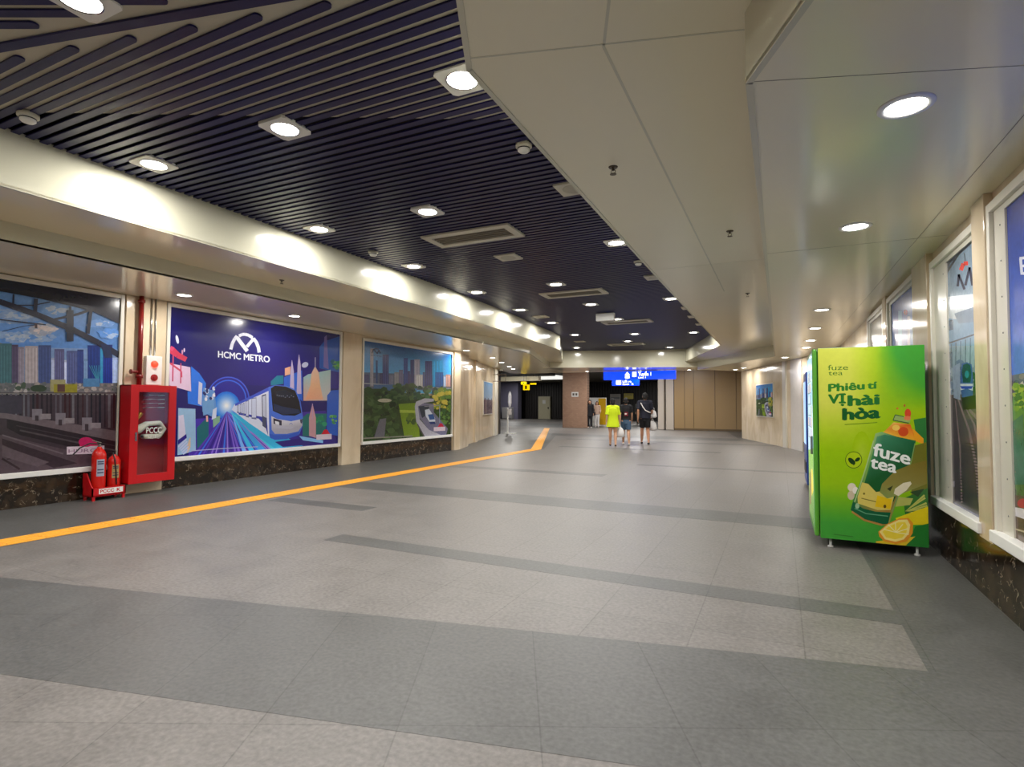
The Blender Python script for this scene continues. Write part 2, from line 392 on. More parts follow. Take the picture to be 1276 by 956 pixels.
# ------------------------------------------------------------ ceilings
ZL, ZR, Z2, Z3 = 2.86, 2.74, 3.06, 3.52
AR = [ext((-1.46, 2.45), 12), (-1.46, 2.45), (-1.5, 7.8), (-1.52, 16.9), (-3.35, 22.7)]
AL = [ext((-5.65, 1.3), 12), (-5.65, 1.3), (-5.7, 8.9), (-5.85, 12.0), (-6.25, 16.4), (-7.95, 21.2)]
SR = [ext((-.12, 2.62), 12), (-.12, 2.62), (-.12, 17.4), (-2.9, 22.83)]
SL = [ext((-6.75, 1.1), 12), (-6.75, 1.1), (-6.75, 15.2), (-8.55, 21.35)]
TH = 0.02
def strip(bm, A, B, z0, z1, mi=0):
    """flat strip between two polylines, cut where their corners pair up"""
    pts = list(A)+list(B)[::-1]; prism(bm, pts, z0, z1, mi)
bm = NB(); strip(bm, AL, SL, Z2, Z2+TH)
struct('ceiling_left', bm, CREAM)
bm = NB(); strip(bm, SL, [ext((-8.5, 1.38), 12), (-8.5, 1.38), (-8.5, 13.6), (-9.0, 15.0), (-11.4, 22.2)], ZL, ZL+TH)
struct('ceiling_left', bm, CREAM)
bm = NB(); strip(bm, AR, SR, Z2, Z2+TH)
struct('ceiling_right', bm, CREAM)
bm = NB(); strip(bm, SR, [ext((1.3, 3.54), 12), (1.3, 3.54), (1.3, 15.2), (0.62, 18.2), (-1.41, 24.6)], ZR, ZR+TH)
struct('ceiling_right', bm, CREAM)
def fascia(P, z0, z1, side, m, name):
    bm = NB(); wall_strip(bm, P, z0, z1, 0.03, side); struct(name, bm, m)
fascia(AL, Z2-.006, Z3+.02, 1, CREAM2, 'trim_11'); fascia(AR, Z2-.006, Z3+.02, -1, CREAM2, 'trim_12')
fascia(SL, ZL-.006, Z2, 1, CREAM2, 'trim_13'); fascia(SR, ZR-.006, Z2, -1, CREAM2, 'trim_14')
# beam across the far end and the flat soffit behind it
bm = NB(); prism(bm, [(-8.0, 21.18), (-3.3, 22.72), (-2.6, 22.95), (-2.9, 24.6), (-8.6, 23.4), (-8.75, 21.0)], 2.84, 3.8)
struct('trim_15', bm, CREAM2)
bm = NB(); prism(bm, [(-11.4, 22.2), (-8.55, 21.3), (-7.95, 23.2), (-3.4, 24.3), (-2.9, 22.8), (-1.41, 24.6), (-1.6, 25.3), (-11.9, 25.0)], 2.86, 2.88)
struct('ceiling_end', bm, CREAM)
def joint(P, z, w_=.006):
    for a_, b_ in zip(P, P[1:]):
        a_ = Vector(a_); b_ = Vector(b_); d_ = (b_-a_).normalized(); n_ = Vector((-d_.y, d_.x))*w_/2
        prism(bm, [a_-n_, b_-n_, b_+n_, a_+n_], z-.0015, z)
bm = NB(); joint([(1.10, 3.4), (.98, 15.0)], ZR, .003); joint([(-.1, 5.7), (1.28, 5.7)], ZR, .0015); joint([(-.1, 2.62), (1.28, 3.1)], ZR, .002)
struct('trim_22', bm, mat('panel gap', (128, 122, 106), .6))
bm = NB(); joint([(-.5, 1.9), (-.757, 2.58), (-.745, 9.0)], Z2, .014); joint([(-1.45, 2.36), (-.12, 2.74)], Z2, .01); joint([(-1.45, 7.2), (-.12, 7.2)], Z2, .006)
struct('trim_23', bm, CREAM2)
# plenum above the baffles
MA, MBs = 2.65, 0.229
bm = NB(); prism(bm, [ext((-5.8, 1.2), 12), (-5.8, 1.2), (-5.8, 1.82), (-1.4, 4.06), (-1.4, 2.4), ext((-1.4, 2.4), 12)], 3.534, 3.55)
struct('ceiling_panel', bm, WPANEL)
bm = NB(); prism(bm, [(-12, -12), (9, -12), (3, 10), (-2, 26), (-13, 26)], 3.95, 4.0); struct('ceiling', bm, VOID)
# the baffles
def xcross(P, y):
    for i in range(1, len(P)-1):
        (x0, y0), (x1, y1) = P[i], P[i+1]
        if y0 <= y <= y1: return x0+(x1-x0)*(y-y0)/(y1-y0)
    return None
def rounded(bm, a, b, wd_, z0, z1, ra, rb):
    a = Vector(a); b = Vector(b); d = (b-a).normalized(); n = Vector((-d.y, d.x)); h = wd_/2; pts = []
    if ra: pts += [a+h*(math.cos(t)*n - math.sin(t)*d) for t in [PI*i/6 for i in range(7)]]
    else: pts += [a+n*h, a-n*h]
    if rb: pts += [b+h*(-math.cos(t)*n + math.sin(t)*d) for t in [PI*i/6 for i in range(7)]]
    else: pts += [b-n*h, b+n*h]
    prism(bm, pts, z0, z1)
bm = NB(); SW = 0.058; ZB0, ZB1 = Z3, Z3+0.012
for k in range(0, 210):
    y = 1.56+0.0985*k
    xl = xcross(AL, y); xr = xcross(AR, y)
    lim = (y-MA-0.115)/MBs
    if xl is None: xl = -5.66
    if y > 21.15:
        t = (-3.3+7.95)/(22.72-21.18); xl = -8.0+(y-21.18)*t
    if xr is None:
        if y < 2.45: xr = -1.3
        else: continue
    xr2 = min(xr, lim); 
    if xr2-xl < 0.1: continue
    rounded(bm, (xl+0.0, y), (xr2, y), SW, ZB0, ZB1, False, xr2 < xr)
rounded(bm, (-5.66, MA-.229*5.66), (-1.38, MA-.229*1.38), SW*1.15, ZB0-0.002, ZB1, False, False)
e = Vector((0.903, 0.429)); n = Vector((-0.429, 0.903))
for k in range(1, 95):
    # lines parallel to e, spaced 0.0985 below the corner bar; run from the left fascia to the bar or the right fascia
    c = Vector((-5.65, 1.3)) + Vector((0, 0)) 
    q = Vector((-5.65, 1.25)) + D*(0.0985*(k-4))
    # intersection with bar
    den = e.y-MBs*e.x
    t = (MA+MBs*q.x-0.12-q.y)/den
    tR = 4.35/abs(e.x) if False else 4.55
    # right fascia line from (-1.46,2.45) along D
    A_ = Vector((-1.46, 2.45)); M2 = Matrix(((e.x, -D.x), (e.y, -D.y))); s_ = M2.inverted() @ (A_-q)
    t1 = min(t, s_.x); 
    t0 = 0.0
    if t1-t0 < .1 or t1 > 6: continue
    rounded(bm, q+e*t0, q+e*t1, SW, ZB0, ZB1, False, t < s_.x)
struct('ceiling_baffles', bm, SLAT)

# far hall beyond the beam
FARC = mat('far ceiling', (92, 86, 74), 0.4)
bm = NB(); prism(bm, [(-34, 24.0), (6, 24.3), (6, 60), (-34, 60)], 3.45, 3.5); struct('ceiling_far', bm, FARC)
bm = NB(); prism(bm, [(-34, 24.1), (-11.6, 24.1), (-11.6, 24.3), (-34, 24.3)], 2.88, 3.5)
prism(bm, [(-11.9, 24.9), (-1.5, 25.2), (-1.5, 25.3), (-11.9, 25.0)], 2.86, 3.5); struct('trim_16', bm, FARC)
DARKW = mat('dark cladding', (34, 30, 30), 0.5); BEIGE = mat('beige panel wall', (150, 124, 84), 0.4, noise=.03, nscale=1)
bm = NB(); 
for k in range(110): box(bm, -27.5+0.25*k, -27.5+0.25*k+0.19, 49.0, 49.08, 0, 3.45)
box(bm, -34, 2, 49.1, 49.3, 0, 3.45); struct('wall_far', bm, DARKW)
bm = NB(); wall_strip(bm, [(-5.15, 30.9), (-1.0, 30.9), (0.2, 30.9)], 0.0, 3.45, .15, 1); wall_strip(bm, [(0.2, 31), (-1.41, 24.6)], 0, 3.45, .2, 1)
for x in (-5.1, -4.15, -3.1, -2.05):
    pass
struct('wall_end', bm, BEIGE)
bm = NB()
for x in (-4.62, -4.15, -3.07, -2.03): box(bm, x-.008, x+.008, 30.885, 30.9, 0.12, 3.45)
box(bm, -5.15, .1, 30.87, 30.9, 0, 0.10)
struct('trim_17', bm, mat('panel joint', (96, 78, 52), .5))
bm = NB()
for x0, x1 in ((-6.05, -5.72), (-5.62, -5.2)): box(bm, x0, x1, 31.0, 31.5, 0, 3.45, bev=.02)
struct('trim_18', bm, mat('pale column cladding', (186, 176, 164), .3))
bm = NB(); box(bm, -5.2, -5.0, 31.0, 49, 0, 3.45); box(bm, -34, -33.8, 22, 49, 0, 3.45); box(bm, -34, -11.4, 22.2, 22.4, 0, 3.45)
struct('wall_side', bm, DARKW)
# brick pillar
def brick_mat():
    m = bpy.data.materials.new('brown brick'); m.use_nodes = True; nt = m.node_tree; b = nt.nodes['Principled BSDF']
    g = nt.nodes.new('ShaderNodeTexCoord'); mp = nt.nodes.new('ShaderNodeMapping'); mp.inputs['Rotation'].default_value = (PI/2, 0, 0)
    t = nt.nodes.new('ShaderNodeTexBrick'); t.inputs['Scale'].default_value = 3.2
    t.inputs['Color1'].default_value = (*lin((166, 134, 112)), 1); t.inputs['Color2'].default_value = (*lin((154, 122, 102)), 1); t.inputs['Mortar'].default_value = (*lin((140, 112, 94)), 1)
    t.inputs['Mortar Size'].default_value = 0.01
    nt.links.new(g.outputs['Object'], mp.inputs[0]); nt.links.new(mp.outputs[0], t.inputs[0]); nt.links.new(t.outputs[0], b.inputs['Base Color']); b.inputs['Roughness'].default_value = .5
    return m
bm = NB(); box(bm, -11.6, -10.08, 30.9, 31.3, 0, 3.45, bev=.01); struct('trim_19', bm, brick_mat())
bm = NB(); box(bm, -24.9, -22.0, 46.8, 47.6, 0, 3.45); struct('trim_20', bm, mat('blue grey pier', (104, 102, 122), .4))
bm = NB(); box(bm, -19.5, -12.7, 29.8, 30.2, 2.74, 3.0); struct('trim_21', bm, CREAM)

# ------------------------------------------------------------ tactile strip
YEL = mat('yellow tactile tile', (240, 170, 58), .45, noise=.08, nscale=6)
bm = NB(); path = [ext((-6.5, 1.7), 6), (-6.5, 1.7), (-6.5, 15.1), (-11.9, 29.2)]
n_t = 0
for i in range(3):
    a = Vector(path[i]); b = Vector(path[i+1]); L = (b-a).length; d = (b-a)/L; nn = Vector((-d.y, d.x)); k = max(1, int(round(L/0.3)))
    for j in range(k):
        s0 = L*j/k+.002; s1 = L*(j+1)/k-.002
        prism(bm, [a+d*s0-nn*.15, a+d*s1-nn*.15, a+d*s1+nn*.15, a+d*s0+nn*.15], 0.0, .006)
        for q in (-.105, -.035, .035, .105):
            prism(bm, [a+d*(s0+.012)+nn*(q-.014), a+d*(s1-.012)+nn*(q-.014), a+d*(s1-.012)+nn*(q+.014), a+d*(s0+.012)+nn*(q+.014)], .005, .0105)
tag(obj('tactile_strip', bm, YEL), 'yellow ribbed tactile guide strip running along the grey floor', 'tactile paving')

# ------------------------------------------------------------ ceiling lamps
def area(parent, z, size, power, spread=180):
    ld = bpy.data.lights.new('downlight', 'AREA'); ld.shape = 'DISK'; ld.size = size; ld.energy = power; ld.color = LAMP_COL; ld.spread = math.radians(spread)
    lo = bpy.data.objects.new('bulb', ld); C.objects.link(lo); lo.parent = parent; lo.location = (0, 0, z); return lo
def square_light():
    t = thing('ceiling_light', '', 'ceiling light', (0, 0, Z3))
    bm = NB()
    s, r, N = .152, .105, 32            # square plate with a round hole
    out = []; inn = []
    for z in (-0.012, 0.012):
        o_ = []; i_ = []
        for k in range(N):
            a = 2*PI*(k+.5)/N; c, d = math.cos(a), math.sin(a); m_ = max(abs(c), abs(d))
            o_.append(bm.verts.new((s*c/m_, s*d/m_, z))); i_.append(bm.verts.new((r*c, r*d, z)))
        out.append(o_); inn.append(i_)
    for k in range(N):
        j = (k+1) % N
        bm.faces.new((out[0][k], out[0][j], inn[0][j], inn[0][k])); bm.faces.new((out[1][k], inn[1][k], inn[1][j], out[1][j]))
        bm.faces.new((out[0][k], out[1][k], out[1][j], out[0][j])); bm.faces.new((inn[0][k], inn[0][j], inn[1][j], inn[1][k]))
    obj('frame', bm, WHITE, t)
    bm = NB(); lathe(bm, [(.1045, -.013), (.112, -.016), (.112, -.012), (.1045, .0), (.09, .05), (0, .06)], 28); obj('reflector', bm, CHROME, t, smooth=True)
    bm = NB(); lathe(bm, [(0, -.012), (.07, -.011), (.100, -.004), (.103, .012), (0, .012)], 28); obj('diffuser', bm, LAMPE, t, smooth=True)
    area(t, -.018, .2, LAMP_W, 180)
    return t
def round_light(pw=.62):
    t = thing('ceiling_light', '', 'ceiling light', (0, 0, ZL))
    bm = NB(); lathe(bm, [(.085, -.001), (.09, -.010), (.112, -.010), (.118, -.004), (.118, .0), (.085, .0), (.085, -.001)], 32); obj('frame', bm, WHITE, t, smooth=True)
    bm = NB(); lathe(bm, [(0, -.008), (.06, -.008), (.086, -.004), (.086, 0.0), (0, .0)], 32); obj('diffuser', bm, LAMPE, t, smooth=True)
    area(t, -.014, .17, LAMP_W*pw)
    return t
ORD = ['nearest', 'second', 'third', 'fourth', 'fifth', 'sixth', 'seventh', 'eighth', 'ninth', 'tenth']
sq = square_light(); first = True
cols = [('square framed downlight in the row beside the left cream fascia, %s from the camera', [(-5.2, 3.1), (-5.22, 5.17), (-5.25, 7.22), (-5.33, 9.42), (-5.4, 11.6), (-5.48, 13.76), (-5.75, 16.4), (-6.98, 20.1)]),
        ('square framed downlight in the middle row of the dark slatted ceiling, %s from the camera', [(-3.43, 1.62), (-3.56, 3.14), (-3.61, 5.22), (-3.66, 9.4), (-3.7, 11.6), (-3.72, 13.85), (-4.0, 16.95), (-4.67, 18.75)]),
        ('square framed downlight beside the right edge of the slatted ceiling, %s from the camera', [(-1.92, 3.17), (-1.97, 7.32), (-2.0, 11.65), (-2.31, 17.3), (-3.72, 21.35)])]
for lab, pts in cols:
    for i, (x, y) in enumerate(pts):
        L = lab % ORD[i]
        if first: sq.location = (x, y, Z3); sq['label'] = L; sq['group'] = 'square downlights in the slatted ceiling'; first = False
        else: dup(sq, (x, y, Z3), 0, L)
# ceiling goes on behind the camera; unseen lamps added to light the foreground
for i, (x, y) in enumerate([ext((-5.2, .9), .2), ext((-5.2, .9), 2.4), ext((-1.85, 2.4), 1.9), ext((-1.85, 2.4), 4.2), ext((-5.2, .9), 4.6), ext((-1.85, 2.4), 6.5)]):
    dup(sq, (x, y, Z3), R25, 'unseen square framed downlight added over the near end behind the camera, %s' % ORD[i])
rl = round_light(); first = True
cols = [('round downlight in the low ceiling over the left wall pictures, %s from the camera', ZL, [(-7.7, 5.07), (-7.72, 7.1), (-8.05, 13.65), (-8.5, 16.1), (-9.13, 18.0), (-9.8, 20.0), (-10.3, 21.4)]),
        ('round downlight in the low ceiling along the right wall, %s from the camera', ZR, [(.56, 3.15), (.56, 5.12), (.58, 9.35), (.6, 11.5), (.62, 13.6), (.6, 15.2), (.15, 18.0), (-1.2, 22.3), (-1.55, 23.3)]),
        ('round downlight just behind the cream beam at the far end, %s from the left', 2.86, [(-7.9, 24.2), (-5.6, 24.7), (-3.5, 24.8)])]
for lab, z, pts in cols:
    for i, (x, y) in enumerate(pts):
        L = lab % (['first', 'second', 'third'][i] if 'beam' in lab else ORD[i])
        if first: rl.location = (x, y, z); rl['label'] = L; rl['group'] = 'round downlights in the cream ceiling'; first = False
        else: dup(rl, (x, y, z), 0, L)
for i, (x, y, z) in enumerate([(*ext((.56, 3.0), 1.6), ZR), (*ext((.56, 3.0), 3.9), ZR), (-7.7, 1.9, ZL)]):  # out-of-view lamps, added for more light on the near end
    dup(rl, (x, y, z), 0, 'unseen round downlight added in the cream ceiling beside the camera, %s' % ORD[i])
fl_ = round_light(3.0); fl_.location = (-6.6, 27.6, 3.45); fl_['label'] = 'small round downlight in the far hall ceiling right behind the blue signs'; fl_['group'] = 'round downlights in the far hall'
for i, (x, y) in enumerate([(-13.4, 27.5), (-14.0, 33.0), (-9.0, 29.0), (-4.4, 28.2), (-17, 40), (-10.5, 38.5), (-9.7, 43.5), (-21.5, 44.5), (-7.4, 33.5)]):
    dup(fl_, (x, y, 3.45), 0, 'small round downlight in the far hall ceiling, %s from the beam' % ORD[[1, 4, 2, 0, 6, 5, 7, 8, 3][i]])
# luminous ceiling panel far away
t = thing('luminous_ceiling_panel', 'long white glowing ceiling panel in the far hall at left', 'ceiling light', (-17.0, 39, 3.45))
bm = NB(); 
for k in range(6): box(bm, -2.6+k*.9, -1.75+k*.9, -2.5, 2.5, -.06, 0)
obj('diffuser', bm, mat('panel glow', (240, 240, 235), .5, emit=.6), t)
bm = NB(); box(bm, -2.7, 2.75, -2.6, -2.5, -.08, 0); box(bm, -2.7, 2.75, 2.5, 2.6, -.08, 0); obj('frame', bm, WHITE, t)

# ------------------------------------------------------------ diffusers, speakers, detectors, sprinklers
DIFF = mat('diffuser paint', (196, 192, 178), .4); DIFD = mat('diffuser slot', (118, 112, 98), .5)
def slot_diffuser(loc, w_, h, label):
    t = thing('air_diffuser', label, 'air vent', loc, 0, 'linear air diffusers in the slatted ceiling')
    bm = NB(); a, b = w_/2, h/2; i = .1
    for (x0, x1, y0, y1) in ((-a, a, -b, -b+i), (-a, a, b-i, b), (-a, -a+i, -b+i, b-i), (a-i, a, -b+i, b-i)): box(bm, x0, x1, y0, y1, -.02, .01)
    obj('frame', bm, DIFF, t)
    bm = NB(); box(bm, -a+i, a-i, -b+i, b-i, 0.0, .01)
    for k in range(5): y = -b+i+(h-2*i)*(k+.5)/5; box(bm, -a+i, a-i, y-.012, y+.012, -.012, 0)
    obj('grille', bm, DIFD, t)
for i, (x, y, lab) in enumerate([(-3.6, 6.23, 'nearest long cream air diffuser in the middle of the slatted ceiling'), (-3.64, 10.3, 'second long cream air diffuser from the camera in the slatted ceiling'), (-3.6, 14.4, 'third long cream air diffuser from the camera in the slatted ceiling'), (-4.95, 19.7, 'farthest long air diffuser, just before the cream beam')]):
    slot_diffuser((x, y, Z3-.004), 1.28, .52, lab)
def sq_panel(x, y, lab):
    t = thing('speaker_panel', lab, 'speaker', (x, y, Z3-.004), 0, 'square speaker panels in the slatted ceiling')
    bm = NB(); box(bm, -.17, .17, -.16, .16, -.016, .01, bev=.004); obj('plate', bm, DIFF, t)
    bm = NB(); lathe(bm, [(0, -.02), (.11, -.02), (.118, -.016), (.118, -.012), (0, -.012)], 24); obj('grille', bm, mat('speaker grille', (176, 172, 158), .5), t)
for x, y, lab in [(-1.86, 5.27, 'square cream speaker panel at the right edge of the slatted ceiling, nearest'), (-3.63, 7.36, 'small square cream speaker panel behind the nearest long air diffuser'),
                  (-1.9, 9.57, 'square cream speaker panel at the right edge, second from the camera'), (-5.35, 12.7, 'square cream speaker panel beside the left fascia'),
                  (-1.8, 12.9, 'square cream speaker panel at the right edge, third from the camera'), (-1.85, 14.2, 'square cream speaker panel at the right edge, fourth from the camera'), (-1.85, 15.6, 'square cream speaker panel at the right edge, farthest'), (-6.2, 18.2, 'square cream speaker panel at the far left of the slatted ceiling')]:
    sq_panel(x, y, lab)
def detector(x, y, lab):
    t = thing('smoke_detector', lab, 'smoke detector', (x, y, Z3), 0, 'round smoke detectors')
    bm = NB(); lathe(bm, [(0, 0.01), (.07, .01), (.07, -.02), (.06, -.025), (0, -.025)], 24); obj('base', bm, DIFF, t, smooth=True)
    bm = NB(); lathe(bm, [(.05, -.024), (.052, -.05), (.04, -.062), (0, -.064)], 24); obj('sensor_head', bm, WHITE, t, smooth=True)
    bm = NB(); lathe(bm, [(.0505, -.03), (.054, -.031), (.054, -.038), (.0525, -.039)], 24); obj('vent_ring', bm, BLACK, t)
for x, y, lab in [(-5.19, 2.14, 'round smoke detector at the top left of the slatted ceiling'), (-1.94, 4.22, 'round smoke detector near the right edge of the slatted ceiling, nearest'), (-5.3, 6.3, 'round smoke detector by the left fascia'), (-1.93, 8.43, 'round smoke detector by the right edge, farther one')]:
    detector(x, y, lab)
def sprinkler(x, y, z, lab):
    t = thing('sprinkler', lab, 'sprinkler', (x, y, z), 0, 'pendent sprinklers')
    bm = NB(); lathe(bm, [(0, 0), (.035, 0), (.03, -.008), (.012, -.01), (0, -.01)], 20); obj('escutcheon', bm, mat('old brass', (96, 88, 74), .4, metal=.6), t)
    bm = NB(); lathe(bm, [(.008, -.008), (.008, -.028), (0, -.028)], 10); 
    tube(bm, [(.008, 0, -.02), (.018, 0, -.035), (.005, 0, -.055)], .0025, 6); tube(bm, [(-.008, 0, -.02), (-.018, 0, -.035), (-.005, 0, -.055)], .0025, 6)
    obj('nozzle', bm, mat('old brass', 0), t)
    bm = NB(); lathe(bm, [(0, -.052), (.024, -.053), (.024, -.056), (0, -.057)], 14); obj('deflector', bm, mat('old brass', 0), t)
for x, y, z, lab in [(-1.085, 3.94, Z2, 'sprinkler in the right cream soffit, nearest the camera'), (-.43, 5.9, Z2, 'sprinkler in the right cream soffit, second from the camera'), (-.43, 9.3, Z2, 'sprinkler in the right cream soffit, third from the camera'), (-6.35, 5.6, Z2, 'sprinkler in the left cream soffit')]:
    sprinkler(x, y, z, lab)
t = thing('ceiling_sensor_box', 'white box hanging under the slatted ceiling beside a far downlight', 'wifi box', (-3.72, 12.8, Z3))
bm = NB(); box(bm, -.22, .22, -.06, .06, -.2, -.02, bev=.01); obj('body', bm, WHITE, t)
bm = NB(); box(bm, -.02, .02, -.02, .02, -.03, .02); obj('bracket', bm, GREY, t)

# ------------------------------------------------------------ framed pictures
def framed_left(label, y0, y1, z0, z1, quad, paint, m=PHOTO):
    t = thing('framed_poster', label, 'poster', (-8.47, (y0+y1)/2, z0))
    bm = NB(); X0, X1 = -8.5, -8.425
    box(bm, X0, X1, y0-.05, y0, z0, z1+.06, bev=.004); box(bm, X0, X1, y1, y1+.05, z0, z1+.06, bev=.004)
    box(bm, X0, X1, y0, y1, z1, z1+.06, bev=.004)
    obj('frame', bm, FRAME, t, True)
    bm = NB(); box(bm, X0, X1+.03, y0-.05, y1+.012, z0-.065, z0, bev=.006); obj('sill', bm, mat('white sill', (238, 238, 236), .35), t, True)
    A = Art(quad, (-8.462, y0, z1), (0, y1-y0, 0), (0, 0, z0-z1), (1, 0, 0)); paint(A); A.build('print', m, t)
    return t
PQ1 = [(-263.8, 305.6), (147.4, 372.5), (140.6, 578.2), (-281.3, 614.5)]
PQ2 = [(209.7, 382.7), (421.7, 417.2), (419.3, 552.5), (204.1, 570.3)]
PQ3 = [(451.2, 424.7), (561.1, 442.0), (560.1, 541.3), (449.2, 550.6)]
def sky(A, c0, c1, t1=1.0):
    A.uv([(0, 0), (1, 0), (1, t1), (0, t1)], [c0, c0, c1, c1])
def logo_strip(A, x, y, w_, h, red=(200, 24, 84)):
    """white name strip with a red flower above it"""
    A.oval(x+w_*.62, y-h*.25, w_*.2, h*.75, red); A.oval(x+w_*.5, y-h*.05, w_*.16, h*.4, red); A.oval(x+w_*.76, y-h*.05, w_*.14, h*.4, red)
    A.poly([(x, y), (x+w_, y-h*.15), (x+w_, y+h*.85), (x, y+h)], (214, 200, 216))
def paint1(A):
    sky(A, (100, 140, 190), (76, 130, 214), .62)
    A.Q(7.353, 0, 340)
    def cloud(cx, cy, rx, ry, n, cols):
        for i in range(n):
            a_ = rnd.uniform(0, 2*PI); q_ = rnd.random()**.6; c_ = cols[0] if rnd.random() > q_ else cols[1]
            A.poly([(cx+rx*q_*math.cos(a_)+rnd.uniform(20, 44)*math.cos(2*PI*k/9), cy+ry*q_*math.sin(a_)+rnd.uniform(8, 20)*math.sin(2*PI*k/9)) for k in range(9)], c_)
    for cx, cy, rx, ry, cols in ((-1200, 480, 400, 70, ((170, 180, 196), (132, 156, 192))), (-500, 520, 360, 60, ((176, 182, 194), (128, 154, 190))), (150, 590, 420, 45, ((160, 176, 200), (130, 158, 200))), (380, 520, 110, 50, ((196, 184, 184), (150, 160, 182))),
                                 (100, 400, 260, 60, ((150, 166, 190), (116, 144, 186))), (540, 340, 160, 40, ((160, 176, 200), (104, 146, 200))), (900, 470, 110, 26, ((176, 190, 214), (112, 154, 214))), (980, 560, 80, 40, ((160, 184, 220), (96, 148, 222)))):
        cloud(cx, cy, rx, ry, 70, cols)
    # city
    A.poly([(-2200, 640), (1080, 700), (1080, 1250), (-2200, 1250)], [(112, 140, 176), (120, 150, 200), (100, 120, 150), (100, 120, 150)])
    x = -1900
    while x < -30:
        w_ = rnd.uniform(60, 130); A.poly([(x, 660-rnd.uniform(0, 60)), (x+w_, 660), (x+w_, 1120), (x, 1120)], rnd.choice([(84, 94, 116), (110, 112, 126), (60, 84, 104), (120, 118, 124)])); x += w_*1.05
    for x0, x1, y0, c in ((-20, 90, 650, (64, 100, 110)), (90, 150, 660, (74, 66, 92)), (150, 205, 680, (126, 120, 136)), (210, 330, 672, (160, 152, 158)), (335, 450, 665, (62, 76, 124)), (452, 480, 780, (150, 160, 190)), (480, 572, 700, (84, 86, 128)),
                          (572, 592, 800, (170, 180, 210)), (592, 690, 715, (74, 84, 134)), (690, 748, 705, (44, 60, 122)), (752, 800, 790, (100, 130, 170)), (785, 905, 665, (26, 50, 122)), (900, 925, 680, (40, 118, 160)), (925, 1012, 660, (20, 44, 132)), (1012, 1065, 780, (150, 170, 216))):
        A.rect(x0, y0, x1, 1120, c)
        for k in range(4):
            xx = x0+(x1-x0)*(k+.5)/4; A.rect(xx-3, y0+20, xx+3, 1100, tuple(min(255, int(q*1.22)) for q in c))
    for i in range(6): A.line([(800+i*22, 850), (930-i*14, 1100)], 6, (50, 130, 160))
    A.Q(6.83, 0, 460)
    A.rect(-1900, 120, 990, 210, (108, 106, 112)); A.blobs(-700, 120, 980, 195, 160, 24, [(150, 142, 140), (92, 96, 100), (70, 84, 70), (128, 118, 122), (166, 160, 160)])
    A.rect(410, 90, 540, 190, (150, 146, 106)); A.rect(440, 130, 640, 200, (140, 134, 44)); A.rect(470, 130, 535, 195, (84, 58, 56)); A.oval(310, 165, 70, 30, (52, 66, 50)); A.rect(690, 80, 830, 150, (70, 120, 170))
    # station side: parapet, posts, platforms, tracks
    A.rect(-2000, 200, 1000, 1000, (62, 50, 60)); A.line([(-1800, 205), (1000, 215)], 12, (120, 118, 116))
    for i in range(60):
        x = -1300+i*38+rnd.uniform(-6, 6); A.rect(x, 210, x+rnd.uniform(12, 22), 390+max(0, x)*.12, rnd.choice([(40, 32, 42), (84, 80, 92), (54, 30, 38), (100, 98, 108), (34, 32, 42)]))
    A.rect(-900, 225, 170, 380, (58, 52, 66))
    A.poly([(-1400, 320), (30, 375), (1000, 530), (1000, 620), (30, 420), (-1400, 360)], (104, 92, 100))
    for x in (255, 455, 680): A.rect(x, 340+(x-255)*.17, x+85, 430+(x-255)*.2, (120, 114, 126)); A.rect(x+25, 395+(x-255)*.17, x+55, 440+(x-255)*.2, (60, 50, 58)); A.rect(x+70, 380+(x-255)*.18, x+160, 425+(x-255)*.18, (134, 126, 134))
    A.poly([(40, 425), (1000, 620), (1000, 760), (150, 560), (40, 500)], (42, 32, 40)); A.line([(150, 520), (1000, 700)], 14, (76, 66, 74)); A.line([(120, 480), (1000, 660)], 6, (66, 56, 64))
    A.poly([(-1200, 520), (0, 560), (700, 720), (1000, 800), (1000, 960), (-1200, 960)], (82, 68, 78)); A.poly([(0, 590), (640, 800), (440, 840), (0, 640)], (54, 40, 50)); A.line([(0, 560), (520, 720)], 12, (104, 92, 102)); A.line([(0, 760), (150, 850)], 18, (52, 38, 46)); A.line([(40, 765), (240, 745)], 8, (52, 40, 48)); A.poly([(0, 650), (400, 790), (300, 830), (0, 740)], (96, 82, 92))
    # roof and truss
    A.Q(7.353, 0, 340)
    A.poly([(-2000, -260), (1100, 240), (1100, 480), (830, 355), (330, 235), (0, 175), (-2000, -60)], [(30, 28, 46), (30, 28, 46), (66, 68, 80), (40, 40, 56), (24, 22, 38), (22, 20, 36), (22, 20, 36)])
    for P, w_ in (([(-1900, -60), (-400, 160), (0, 275), (330, 390), (620, 510), (880, 640), (1080, 760)], 52), ([(105, 200), (100, 310)], 18), ([(310, 240), (300, 400)], 36), ([(625, 310), (620, 520)], 20), ([(812, 350), (785, 560)], 34), ([(0, 300), (290, 300), (440, 270)], 10), ([(480, 430), (700, 380), (800, 345)], 22), ([(-30, 430), (400, 478)], 10), ([(0, 540), (200, 490), (300, 480)], 6)):
        A.line(P, w_, (40, 42, 62))
    A.rect(590, 345, 655, 630, (38, 42, 62)); A.rect(580, 500, 670, 545, (32, 34, 52)); A.rect(300, 465, 322, 510, (80, 66, 70)); A.poly([(900, 650), (990, 665), (1010, 780), (940, 780)], (34, 46, 84))
    A.Q(6.83, 0, 460); logo_strip(A, 550, 660, 320, 66); A.text('HURC1', (565, 712), (835, 702), 30, (150, 120, 150), .01)
    A.oval(715, 620, 65, 42, (190, 28, 96))
framed_left('large picture of a city skyline behind station tracks, nearest picture on the left wall', 1.7, 4.63, .44, 2.79, PQ1, paint1)

